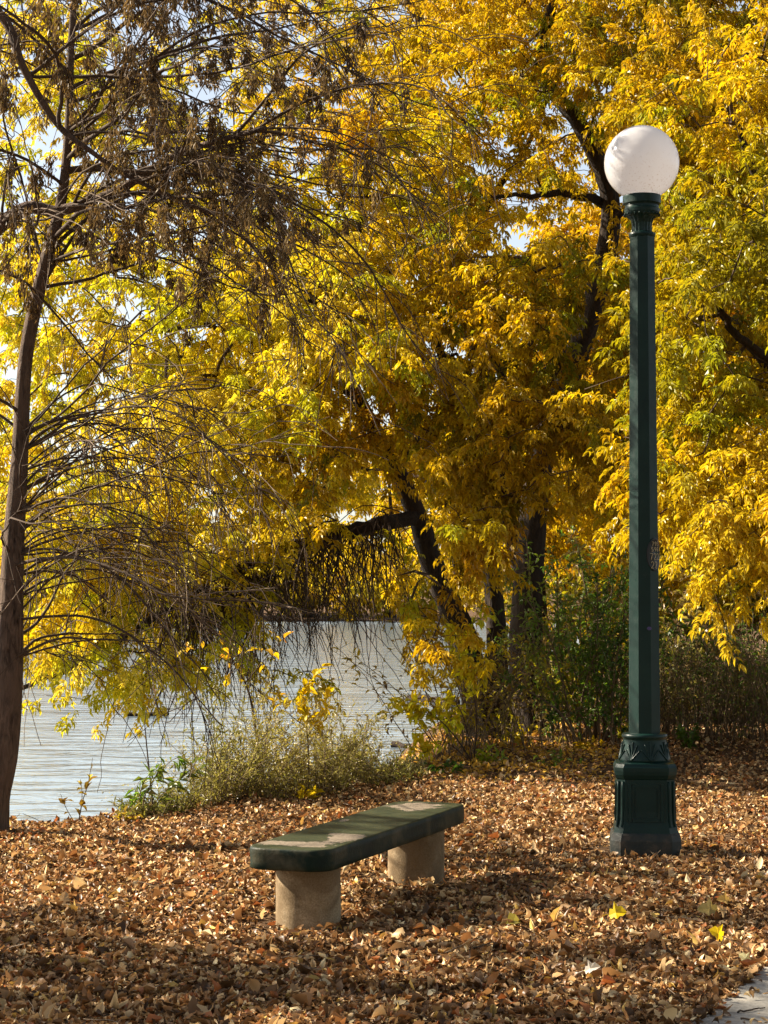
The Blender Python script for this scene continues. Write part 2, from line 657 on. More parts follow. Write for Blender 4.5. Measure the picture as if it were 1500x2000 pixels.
class Skel:
    def __init__(self, cap=60000):
        self.P = np.zeros((cap, 3))
        self.par = np.full(cap, -1)
        self.fix = np.zeros(cap)
        self.n = 0
        self.chains = []

    def add(self, pts, radii, parent=-1):
        idx = list(range(self.n, self.n + len(pts)))
        self.P[idx] = pts
        self.par[idx] = [parent] + idx[:-1]
        self.fix[idx] = radii
        self.n += len(pts)
        return idx

    def attach(self, targets, R, ok_from=0, step=.22):
        t = np.asarray(targets)
        D = np.min(np.linalg.norm(t[:, None] - self.P[None, ok_from:self.n:3], axis=-1), 1)
        tips = []
        for i in np.argsort(D):
            q = t[i]
            dd = self.P[ok_from:self.n] - q
            # prefer nodes below and inside the shoot, so branches climb and spread
            c = np.sqrt((dd ** 2).sum(1)) + .35 * np.maximum(dd[:, 2], 0)
            j = int(np.argmin(c)) + ok_from
            p0 = self.P[j]
            L = np.linalg.norm(q - p0)
            m = int(np.clip(L / step, 2, 9))
            mid = (p0 + q) / 2 + np.array([0, 0, .13 * L]) + R.normal(0, .09 * L, 3)
            f = np.linspace(0, 1, m + 1)[1:, None]
            pts = p0 * (1 - f) ** 2 + 2 * mid * f * (1 - f) + q * f * f
            pts[:-1] += R.normal(0, .018 * min(L, 1), (m - 1, 3))
            idx = self.add(pts, np.zeros(m), j)
            self.chains.append([j] + idx)
            tips.append((idx[-1], nrmz(pts[-1] - (pts[-2] if m > 1 else p0))))
        return tips

    def radii(self, tip=.0035, p=2.25):
        acc = np.zeros(self.n)
        r = np.zeros(self.n)
        for i in range(self.n - 1, -1, -1):
            if acc[i] == 0:
                acc[i] = tip ** p
            r[i] = acc[i] ** (1 / p)
            if self.par[i] >= 0:
                acc[self.par[i]] += acc[i]
        return np.where(self.fix[:self.n] > 0, self.fix[:self.n], r)


def trunk_tube(mb, P, r, sides=18, R=None, lump=.10, flare=True):
    """a stem with an uneven, fluted section and a flared foot"""
    P = np.asarray(P)
    n = len(P)
    r = np.asarray(r)
    T = nrmz(np.gradient(P, axis=0))
    ref = np.array([1.0, .3, 0])
    u = nrmz(np.cross(T, ref))
    v = np.cross(T, u)
    a = np.arange(sides) * 2 * math.pi / sides
    ph = R.uniform(0, 6, 4)
    s = np.linspace(0, 1, n)[:, None] * 9
    lum = 1 + lump * (.5 * np.sin(3 * a + ph[0] + s * .5) + .35 * np.sin(5 * a + ph[1] - s * .7) + .3 * np.sin(2 * a + ph[2] + s)) + R.normal(0, lump * .22, (n, sides))
    if flare:
        lum = lum * (1 + .5 * np.exp(-np.linspace(0, 1, n)[:, None] * 16) * (1 + .35 * np.sin(4 * a + ph[3])))
    V = P[:, None] + (r[:, None] * lum)[..., None] * (np.cos(a)[None, :, None] * u[:, None] + np.sin(a)[None, :, None] * v[:, None])
    mb.rings(list(V), smooth=True, cap0=False)


def sample_shoots(R, blobs, per=6):
    """blobs: (centre, radii xyz, number of shoots); shoots come in flattened sprays"""
    out = []
    for c, rad, n in blobs:
        k = max(1, n // per)
        d = nrmz(R.normal(0, 1, (k, 3)))
        cc = d * (R.uniform(0, 1, (k, 1)) ** (1 / 2.2)) * rad
        sp = np.repeat(cc, per, 0) + R.normal(0, 1, (k * per, 3)) * np.array([.26, .26, .13])
        out.append(c + sp)
    return np.concatenate(out)


def px_blob(x, y, Y, rx, ry, rY, n):
    s = Y / F_PX
    return (at(x, y, Y), np.array([rx * s, rY, ry * s]), n)


def project(P):
    q = np.asarray(P) - CAM
    z = q @ CF
    return 750 + F_PX * q[..., 0] / z, 1000 - F_PX * (q @ CU) / z


# sparse spots in the foliage where the dark stems and limbs show
OPEN = [([(690, 770), (745, 880), (815, 1010), (835, 1100)], 58, 17.5), ([(815, 1010), (740, 1025), (640, 1050), (500, 1092), (420, 1140)], 46, 17.0),
        ([(1082, 182), (1130, 240), (1182, 350), (1192, 440)], 58, 18.5), ([(965, 388), (1110, 378)], 36, 17.5), ([(1060, 20), (1075, 100), (1052, 130)], 34, 18.5),
        ([(1168, 560), (1135, 670)], 36, 19), ([(1420, 610), (1500, 710)], 50, 16), ([(1045, 1010), (1035, 1200), (1042, 1400)], 46, 20), ([(965, 1150), (975, 1250), (960, 1400)], 40, 20),
        ([(1300, 1190), (1340, 1300), (1330, 1420)], 70, 22), ([(1420, 1320), (1480, 1420)], 60, 22), ([(690, 1130), (690, 1250)], 90, 22), ([(560, 1140), (560, 1260)], 60, 22)]


def thin(S):
    x, y = project(S)
    keep = np.ones(len(S), bool)
    for line, w, Y in OPEN:
        L = curve(line, 24) if len(line) > 2 else np.linspace(line[0], line[1], 12)
        d = np.min(np.hypot(x[:, None] - L[None, :, 0], y[:, None] - L[None, :, 1]), 1)
        keep &= ~((d < w) & (S[:, 1] < Y))
    return S[keep]


def leafy_tree(name, label, base, stems, limbs, blobs, colours, seed, leaf=.105, ncomp=9, group=None, pairs=2,
               bark='bark', twig='twig', colour_fn=None, leaf_mat='leaf', hang=None, min_z=None, shootlen=.34):
    R = np.random.default_rng(seed)
    root = thing(name, base, label, 'tree', group)
    sk = Skel()
    start = 0
    for i, (pts, r0, r1) in enumerate(stems):
        P = curve(pts, max(12, len(pts) * 6))
        rr = r0 + (r1 - r0) * np.linspace(0, 1, len(P)) ** .85
        mb = MB()
        trunk_tube(mb, P, rr, 18, R)
        mb.build('trunk', M[bark], root, base)
        sk.add(P, rr)
    for pts, r0, r1 in limbs:
        P = curve(pts, max(10, len(pts) * 5))
        rr = r0 + (r1 - r0) * np.linspace(0, 1, len(P)) ** .8
        P[1:-1] += R.normal(0, .012, (len(P) - 2, 3))
        mb = MB()
        trunk_tube(mb, P, rr, 10, R, .14, False)
        mb.build('limb', M[bark], root, base)
        sk.add(P, rr)
    shoots = thin(sample_shoots(R, blobs))
    if min_z is not None:
        shoots = shoots[shoots[:, 2] > min_z]
    # lower thirds of stems carry no shoots: mask by moving them out of reach
    save = sk.P[:sk.n].copy()
    low = sk.P[:sk.n, 2] < 1.0
    sk.P[:sk.n][low] += 1e4
    tips = sk.attach(shoots, R)
    sk.P[:len(save)] = save
    rad = sk.radii()
    mb = MB()
    for ch in sk.chains:
        r = rad[ch].copy()
        r[0] = min(r[0], r[1] * 1.15)
        mb.tube(sk.P[ch], r, 5 if r[0] < .012 else 8, mat=1)
    if hang:
        for P in hang(R, sk):
            mb.tube(P, np.linspace(.006, .0025, len(P)), 4, mat=1)
    tp = sk.P[[t[0] for t in tips]]
    td = np.array([t[1] for t in tips])
    ctr = np.median(tp, 0)
    # compound leaves in pairs along each shoot
    n = len(tp)
    out = nrmz((tp - ctr) * np.array([1, 1, .25]))
    sd = nrmz(td * .7 + out * .6 + np.array([0, 0, -.25]) + R.normal(0, .25, (n, 3)))
    fr = R.uniform(-.55, .65, (n, ncomp))
    pos = tp[:, None] + sd[:, None] * (fr * shootlen)[..., None]
    pos[..., 2] -= .10 * np.maximum(fr, 0) ** 2
    az = R.uniform(0, 2 * math.pi, (n, ncomp))
    side = np.stack([np.cos(az), np.sin(az), R.uniform(-.75, .25, (n, ncomp))], -1)
    cd = nrmz(side + sd[:, None] * .7 + np.array([0, 0, -.45]))
    base_col = blend(tp, colours, seed + 1, R) if colour_fn is None else colour_fn(tp, R)
    cc = np.repeat(base_col[:, None], ncomp, 1) * R.uniform(.8, 1.15, (n, ncomp, 1))
    put_compound(mb, R, pos.reshape(-1, 3), cd.reshape(-1, 3), leaf * R.uniform(.7, 1.2, n * ncomp), np.clip(cc.reshape(-1, 3), 0, .9), 0, pairs)
    mb.build('crown', [M[leaf_mat], M[twig]], root, base)
    return root


# ------------------------------------------------------------------ street lamp
LB = gpt(1260, 1666)
LS = LB[1] / F_PX                      # metres per photo pixel at the lamp
LROT = math.radians(-5.0)
lamp = thing("street_lamp", LB, "dark green cast iron lamp post with a white globe on top", "street lamp")


def rot2(p, a):
    c, s = math.cos(a), math.sin(a)
    return np.stack([p[:, 0] * c - p[:, 1] * s, p[:, 0] * s + p[:, 1] * c], 1)


def cham(w, c, z):
    """square of half width w with corners cut by c"""
    q = w - c
    p = np.array([(-q, -w), (q, -w), (w, -q), (w, q), (q, w), (-q, w), (-w, q), (-w, -q)])
    return np.column_stack([rot2(p, LROT), np.full(8, z)])


def circ(r, z, n=48, flute=0, amp=0.0):
    a = np.arange(n) * 2 * math.pi / n
    rr = r * (1 + amp * np.cos(a * flute)) if flute else np.full(n, r)
    return np.column_stack([rr * np.cos(a), rr * np.sin(a), np.full(n, z)])


zz = lambda y: (1668 - y) * LS * 1.002
mb = MB()
mb.rings([cham(w, w * .27, z) for w, z in ((.205, -.06), (.203, .09), (.196, .125), (.186, .135))])
mb.build("plinth", M['plinth'], lamp)
mb = MB()
prof = [(.186, .133), (.180, .165), (.172, .20), (.1685, .26), (.166, zz(1522))]
mb.rings([cham(w, w * .27, z) for w, z in prof])
ped = mb.build("pedestal", M['metal'], lamp)
# raised borders of the four panels and ribs on the cut corners
mb = MB()
for k in range(4):
    a = LROT + k * math.pi / 2
    def fp(u, z, o):
        w = np.interp(z, [.165, .20, .26, zz(1522)], [.180, .172, .1685, .166])
        return (*rot2(np.array([[u, -(w + o)]]), a)[0], z)
    def strip(u0, u1, z0, z1, o=.007):
        zs = np.linspace(z0, z1, 6)
        mb.rings([np.array([fp(u0, z, -.01), fp(u1, z, -.01), fp(u1 - .003, z, o), fp(u0 + .003, z, o)]) for z in zs])
    zb, zt = .20, zz(1522) - .025
    for s in (-1, 1):
        strip(*sorted((s * .104, s * .082)), zb, zt)
        strip(*sorted((s * .068, s * .060)), zb + .03, zt - .03, .005)
    strip(-.081, .081, zb, zb + .018)
    strip(-.081, .081, zt - .018, zt)
    ca = a + math.pi / 4
    for u in (-.018, .018):
        pts = []
        for z in np.linspace(.17, zt + .015, 8):
            w = np.interp(z, [.165, .20, .26, zz(1522)], [.180, .172, .1685, .166])
            pts.append((*rot2(np.array([[u, -(w * (2 - .27) / math.sqrt(2) + .002)]]), ca)[0], z))
        mb.tube(pts, .008, 8)
mb.build("panel_border", M['metal'], ped)
mb = MB()
mb.rings([cham(w, w * .27, zz(y)) for w, y in ((.160, 1524), (.170, 1520), (.178, 1513), (.180, 1506), (.180, 1499), (.174, 1496), (.170, 1492), (.150, 1490))])
mb.build("ledge", M['metal'], lamp)
mb = MB()
bell = [(.152, 1491), (.150, 1485), (.141, 1475), (.134, 1465), (.129, 1455), (.126, 1449), (.126, 1446), (.133, 1444), (.134, 1441), (.131, 1438), (.124, 1436), (.09, 1435)]
mb.rings([circ(r, zz(y)) for r, y in bell], smooth=True)
bo = mb.build("bell_collar", M['metal'], lamp)
mb = MB()
br, by = np.array([b[0] for b in bell[:6]]), np.array([b[1] for b in bell[:6]])
for k in range(8):                     # cast leaf relief round the collar
    a0 = LROT + k * math.pi / 4 + .2
    for (du, top, bend) in ((0, 1451, 0), (.13, 1456, .10), (-.13, 1456, -.10), (.22, 1466, .17), (-.22, 1466, -.17)):
        ys = np.linspace(1486, top, 8)
        f = np.linspace(0, 1, 8)
        aa = a0 + du * f ** .6 + bend * f ** 2
        rr = np.interp(-ys, -by, br) + .001 + .004 * f ** 3
        mb.tube(np.column_stack([rr * np.cos(aa), rr * np.sin(aa), zz(ys)]), np.linspace(.0065, .0035, 8), 6)
mb.build("leaf_relief", M['metal'], bo)


def octo(r, z):
    a = LROT - math.pi / 2 + (np.arange(8) + .5) * math.pi / 4
    R_ = r / math.cos(math.pi / 8)
    return np.column_stack([R_ * np.cos(a), R_ * np.sin(a), np.full(8, z)])


def shaft_r(z):
    return np.interp(z, [zz(1436), zz(468)], [.0905, .0715])


mb = MB()
mb.rings([octo(shaft_r(zz(y)), zz(y)) for y in (1437, 1300, 1100, 1086.5, 1086, 1084, 1083.5, 900, 700, 468)])
shaft = mb.build("shaft", M['metal'], lamp)
mb = MB()
mb.rings([circ(r, zz(y), 64, fl, am) for r, y, fl, am in (
    (.070, 469, 0, 0), (.078, 467, 0, 0), (.081, 463.5, 0, 0), (.078, 460, 0, 0), (.066, 458.5, 0, 0), (.058, 457, 16, .035), (.0575, 448, 16, .035), (.060, 440, 16, .035), (.068, 433, 16, .03), (.082, 428, 16, .02),
    (.094, 426, 0, 0), (.101, 423, 0, 0), (.105, 419, 0, 0), (.106, 413, 0, 0), (.101, 410.5, 0, 0), (.099, 406, 0, 0), (.104, 403.5, 0, 0), (.112, 402, 0, 0), (.113, 388, 0, 0), (.110, 386, 0, 0), (.08, 386, 0, 0))], smooth=False)
cap = mb.build("capital", M['metal'], lamp)
mb = MB()
for k in range(24):                     # beading under the capital ring
    a = k * math.pi / 12
    c = np.array([.105 * math.cos(a), .105 * math.sin(a), zz(424)])
    mb.tube([c + (0, 0, -.006), c, c + (0, 0, .006)], [.003, .007, .003], 6)
mb.build("beading", M['metal'], cap)
mb = MB()
GR, GZ = .2225, zz(321)
n = 48
rows = []
for i in range(1, n):
    t = math.pi * i / n
    rows.append(circ(GR * math.sin(t), -GR * math.cos(t), 64))
mb.rings(rows, smooth=True)
g = mb.build("globe", M['globe'], lamp)
g.location = (0, 0, GZ)

# number plate on the right-hand facet: an oval with rows of figures
pa = LROT + math.pi / 4
pz = zz(1090)
prad = shaft_r(pz) + .001


def onplate(u, v, o=0.0):
    # u across, v up, wraps gently round the post
    ang = pa + u / (prad * 1.15)
    r = prad * (1.03 + .0 * u) + o
    return np.array([r * math.sin(ang), -r * math.cos(ang), pz + v])


mb = MB()
rim = []
for s, o in ((1.0, .001), (.985, .006), (.93, .007)):
    rim.append(np.array([onplate(.062 * s * math.cos(t), .098 * s * math.sin(t), o) for t in np.linspace(0, 2 * math.pi, 40, endpoint=False)]))
mb.rings(rim, smooth=False, cap0=False)
plate = mb.build("number_plate", M['plate'], lamp)
STROKE = {'2': [(0, .75), (.15, .95), (.5, 1), (.85, .92), (.95, .7), (.8, .45), (.4, .2), (0, 0), (1, 0)],
          '7': [(0, 1), (1, 1), (.7, .55), (.35, 0)],
          '9': [(.95, .62), (.6, .45), (.2, .5), (.02, .72), (.2, .95), (.6, 1), (.93, .85), (.95, .6), (.85, .25), (.5, 0)],
          '5': [(.9, 1), (.1, 1), (.05, .55), (.5, .62), (.9, .42), (.85, .12), (.45, 0), (0, .1)],
          '6': [(.85, .95), (.5, 1), (.15, .7), (.03, .35), (.2, .05), (.6, 0), (.92, .2), (.85, .48), (.45, .55), (.1, .4)]}
mb = MB()
for txt, u0, v0, w, h in (("795", -.028, .050, .011, .024), ("596", -.032, .018, .012, .024), ("722", -.040, -.030, .016, .036), ("22", -.034, -.080, .017, .038)):
    for i, chh in enumerate(txt):
        pts = [onplate(u0 + i * (w + .009) + x * w, v0 + y * h, .009) for x, y in STROKE[chh]]
        mb.tube(pts, .0019, 5)
mb.build("figures", M['gold'], plate)
mb = MB()
zs = zz(1233)
ang = LROT + math.radians(18)
c = np.array([shaft_r(zs) * math.sin(ang), -shaft_r(zs) * math.cos(ang) - .004, zs])
mb.rings([np.array([c + (.014 * s * math.cos(t), -o, .011 * s * math.sin(t)) for t in np.linspace(0, 2 * math.pi, 10, endpoint=False)]) for s, o in ((1, 0), (.95, .002))])
mb.build("sticker", M['purple'], shaft)

# ------------------------------------------------------------------ bench
b0, b1 = gpt(602, 1812), gpt(813, 1722)
bdir = (b1 - b0)[:2]
span = np.linalg.norm(bdir)
bdir /= span
bmid = (b0 + b1) / 2
bench = thing("stone_bench", (bmid[0], bmid[1], -.012), "backless bench, worn green slab on two round concrete legs", "bench")
bench.rotation_euler[2] = math.atan2(bdir[1], bdir[0])
R = np.random.default_rng(3)


def slab_ring(L, W, r, z, jit=0.0):
    pts = []
    for cx, cy, a0 in ((L - r, W - r, 0), (-L + r, W - r, 90), (-L + r, -W + r, 180), (L - r, -W + r, 270)):
        for a in np.radians(a0 + np.linspace(0, 90, 9)):
            pts.append((cx + r * math.cos(a), cy + r * math.sin(a)))
    pts = np.array(pts)
    # subdivide the long sides
    out = []
    for i in range(len(pts)):
        a, b = pts[i], pts[(i + 1) % len(pts)]
        m = max(1, int(np.linalg.norm(b - a) / .05))
        for j in range(m):
            out.append(a + (b - a) * j / m)
    out = np.array(out)
    if jit:
        out = out + np.random.default_rng(int(z * 1e4)).normal(0, jit, out.shape)
    return np.column_stack([out, np.full(len(out), z)])


mb = MB()
ST, SB, SL, SW = .405, .306, span / 2 + .285, .205
lv = [(.010, SB), (.003, SB + .003), (0, SB + .009), (0, SB + .03), (0, ST - .03), (0, ST - .012), (.003, ST - .005), (.008, ST - .0012), (.014, ST), (.05, ST)]
rr = [slab_ring(SL, SW, .11, SB)]
rings = [slab_ring(SL - e, SW - e, .11 - e * .6, z, .0012) for e, z in lv]
k = len(rings[0])
rings = [r if len(r) == k else None for r in rings]
rings = [r for r in rings if r is not None]
mb.rings(rings, smooth=True)
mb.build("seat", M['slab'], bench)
for s, rad in ((-1, .149), (1, .150)):
    mb = MB()
    hs = np.concatenate([[-.05], np.linspace(.0, SB - .004, 9), [SB + .0]])
    rr = []
    for h in hs:
        a = np.arange(56) * 2 * math.pi / 56
        q = rad * (1 + .006 * np.sin(3 * a + h * 9 + s) + .004 * np.sin(7 * a - h * 14)) * (1.0 if h < SB - .002 else .985)
        rr.append(np.column_stack([q * np.cos(a) + s * span / 2, q * np.sin(a), np.full(56, h)]))
    mb.rings(rr, smooth=True)
    mb.build("leg", M['leg'], bench)

# ------------------------------------------------------------------ the bare, seed-hung tree on the left
R = np.random.default_rng(21)
TB = gpt(-34, 1640)
TY = TB[1]
seed_tree = thing("seed_hung_tree", TB, "leafless tree on the left bank, slim leaning trunk hung with brown seeds", "tree")
tr_px = [(-34, 1660), (-18, 1560), (6, 1460), (19, 1300), (24, 1100), (38, 900), (48, 720), (68, 600), (98, 480), (122, 380), (134, 250), (138, 110), (146, -40), (150, -250), (140, -500)]
tr_r = np.array([36, 30, 28, 25, 22, 17, 14, 14, 13, 10, 8, 7, 6, 5, 3]) / F_PX * TY
TP = curve([at(x, y, TY) for x, y in tr_px], 70)
TR = np.interp(np.linspace(0, 1, 70), np.linspace(0, 1, len(tr_r)), tr_r)
mb = MB()
trunk_tube(mb, TP, TR, 20, R, .05)
mb.build("trunk", M['grey_bark'], seed_tree, TB)
LP = curve([TB + (-.05, .05, .3), at(-130, 1000, TY), at(-190, 700, TY - .1), at(-110, 530, TY - .3), at(0, 440, TY - .4), at(60, 405, TY - .4), at(118, 412, TY - .4), at(230, 372, TY - .5), at(350, 300, TY - .6), at(520, 250, TY - .9)], 50)
LR = np.linspace(.075, .014, 50)
mb = MB()
trunk_tube(mb, LP, LR, 12, R, .07, False)
mb.build("limb", M['grey_bark'], seed_tree, TB)
LP2 = curve([LP[9], at(-260, 300, TY - .8), at(-90, -60, TY - 1.2), at(40, -330, TY - 1.8)], 30)
LP3 = curve([at(-90, -60, TY - 1.2), at(10, 40, TY - 1.2), at(45, 130, TY - 1.2), at(110, 240, TY - 1.1), at(170, 290, TY - 1.1), at(260, 350, TY - 1.0), at(420, 420, TY - 1.0)], 34)
for P, r0, r1 in ((LP2, .05, .02), (LP3, .03, .008)):
    mb = MB()
    trunk_tube(mb, P, np.linspace(r0, r1, len(P)), 10, R, .07, False)
    mb.build("limb", M['grey_bark'], seed_tree, TB)


def shoot(R, p, d, length, droop, lift, wob=.06, step=.07):
    """a whip that arches under its weight and turns up at the tip"""
    n = max(5, int(length / step))
    d = nrmz(np.asarray(d, float))
    pts = [np.asarray(p, float)]
    for i in range(n):
        t = i / n
        g = -droop * math.sin(min(t * 1.5, 1) * math.pi * .5) * (1 - t) + lift * max(0, t - .55) * 2
        d = nrmz(d + np.array([0, 0, g]) / n * 3 + R.normal(0, wob, 3))
        pts.append(pts[-1] + d * length / n)
    return np.array(pts)


tw = MB()
whips = []


def bough(p, d, length, r0, droop, lift, dens=1.0, rb=None):
    rb = rb or R
    P = shoot(rb, p, d, length, droop, lift, .085)
    tw.tube(P, np.linspace(r0, max(.0028, r0 * .22), len(P)), 6, mat=0)
    whips.append((P, 1))
    for _ in range(int(length * 4.9 * dens)):
        i = rb.integers(int(len(P) * .15), len(P) - 1)
        t = nrmz(P[i + 1] - P[i])
        dd = nrmz(t * .9 + rb.normal(0, .5, 3) + (0, 0, -.12))
        L = rb.uniform(.35, 1.15) * (1.15 - .6 * i / len(P)) * min(1, length / 1.6)
        Q = shoot(rb, P[i], dd, L, droop * 1.1, lift * 1.2, .105)
        tw.tube(Q, np.linspace(max(.0036, r0 * .28), .0022, len(Q)), 5, mat=int(rb.random() < .28))
        whips.append((Q, 2))
        for _ in range(rb.integers(1, 4)):
            j = rb.integers(1, len(Q) - 1)
            t = nrmz(Q[j + 1] - Q[j])
            S = shoot(rb, Q[j], nrmz(t + rb.normal(0, .55, 3)), rb.uniform(.15, .5), droop, lift, .07)
            tw.tube(S, np.linspace(.0028, .0018, len(S)), 4, mat=int(rb.random() < .28), cap=False)
            whips.append((S, 3))


def azdir(az, el):
    a, e = math.radians(az), math.radians(el)
    return np.array([math.cos(a) * math.cos(e), math.sin(a) * math.cos(e), math.sin(e)])


for _ in range(30):      # low whips: out over the water and the litter, drooping
    y = R.uniform(800, 1330)
    k = int(np.argmin(abs(TP[:, 2] - at(0, y, TY)[2])))
    az = R.choice([R.uniform(-45, 55), R.uniform(-180, 180)], p=[.68, .32])
    bough(TP[k], azdir(az, R.uniform(8, 42)), R.uniform(1.0, 1.9), R.uniform(.007, .012), R.uniform(.55, .95), R.uniform(.3, .8), .8)
for _ in range(20):      # hanging whips that curl above the water
    y = R.uniform(760, 1240)
    k = int(np.argmin(abs(TP[:, 2] - at(0, y, TY)[2])))
    bough(TP[k], azdir(R.uniform(-25, 60), R.uniform(20, 50)), R.uniform(1.3, 2.2), R.uniform(.006, .010), R.uniform(1.1, 1.6), R.uniform(.9, 1.6), .9)
for _ in range(27):      # mid and upper boughs
    k = R.integers(36, 66)
    az = R.choice([R.uniform(-60, 40), R.uniform(-180, 180)], p=[.68, .32])
    bough(TP[k], azdir(az, R.uniform(5, 45)), R.uniform(1.5, 2.9), R.uniform(.009, .018), R.uniform(.35, .7), R.uniform(.1, .5), 1.0)
for P, n in ((LP, 15), (LP2, 10), (LP3, 8)):
    for _ in range(n):
        k = R.integers(int(len(P) * .35), len(P) - 1)
        az = R.uniform(-75, 40)
        bough(P[k], azdir(az, R.uniform(-5, 40)), R.uniform(1.1, 2.6), R.uniform(.008, .014), R.uniform(.35, .75), R.uniform(.1, .5), 1.0)
# long near-level boughs that cross the top of the picture to the right
for (x0, y0, x1, y1, rr) in ((140, 60, 900, 40, .012), (140, 150, 880, 300, .012), (138, 200, 860, 120, .011), (134, 260, 800, 400, .012), (150, -60, 960, 180, .012), (130, 330, 720, 380, .013),
                             (120, 400, 660, 460, .012), (150, -150, 820, -40, .012), (146, -20, 930, 270, .011), (110, 440, 640, 640, .010), (30, 1000, 560, 900, .009), (24, 1110, 420, 1090, .013), (40, 860, 520, 700, .009)):
    a, b = at(x0, y0, TY), at(x1, y1, TY - R.uniform(.2, 1.6))
    v = b - a
    bough(a, nrmz(v + (0, 0, .22 * np.linalg.norm(v))), np.linalg.norm(v) * 1.03, rr, .42, .25, 1.15)

# seed bunches hang from the upper whips
bunch = []
for P, lev in whips:
    for i in range(1, len(P)):
        p = P[i]
        q = p - CAM
        yy = 1000 - F_PX * (q @ CU) / (q @ CF)
        xx = 750 + F_PX * q[0] / (q @ CF)
        want = np.interp(yy, [-600, 0, 260, 430, 560, 660, 760], [.30, .30, .32, .30, .20, .05, .0]) * np.interp(xx, [-300, 420, 640, 800], [1, 1, .45, .05])
        if R.random() < want * .17:
            bunch.append(p)
bunch = np.array(bunch)
nb = len(bunch)
per = 60
hang = R.uniform(.08, .19, nb)
fr = R.uniform(0, 1, (nb, per))
pp = bunch[:, None] + np.stack([R.normal(0, .016, (nb, per)), R.normal(0, .016, (nb, per)), -fr * hang[:, None] - .01], -1)
dd = nrmz(np.stack([R.normal(0, .35, (nb, per)), R.normal(0, .35, (nb, per)), -np.ones((nb, per))], -1)).reshape(-1, 3)
tone = R.uniform(0, 1, (nb, 1, 1)) ** 1.5 * .55 + R.uniform(0, .35, (nb, per, 1))
sc = np.array([.036, .019, .009]) * (1 - tone) + np.array([.30, .21, .09]) * tone
put_leaves(tw, pp.reshape(-1, 3), dd, nrmz(R.normal(0, 1, dd.shape)), R.uniform(.030, .048, nb * per), R.uniform(.011, .016, nb * per), sc.reshape(-1, 3), NARROW, 2)
tw.build("crown", [M['twig'], M['pale_twig'], M['seed']], seed_tree, TB)
print("seed bunches", nb, "whips", len(whips))

# ------------------------------------------------------------------ the yellow trees
GY_ = [AMBER, GOLD, GOLD, YEL, YEL, LIME, YEL, PALE]
# A: leaning stem with the long low limb towards the water
AY = 18.0
AB = gpt(955, 1452)
AY = AB[1]


def hang_A(R, sk):
    out = []
    lim = curve([at(770, 1010, AY - .8), at(640, 1050, AY - 1.0), at(520, 1085, AY - 1.2), at(420, 1140, AY - 1.4), at(330, 1190, AY - 1.6)], 30)
    for _ in range(460):
        p = lim[R.integers(0, 30)] + R.normal(0, .10, 3) * (1, 2, .6)
        out.append(shoot(R, p, nrmz(np.array([R.normal(0, .5), R.normal(0, .5), R.uniform(-1.4, .1)])), R.uniform(.4, 1.35) + (R.random() < .3) * R.uniform(.3, .8), 1.4, .1, .10))
    return out


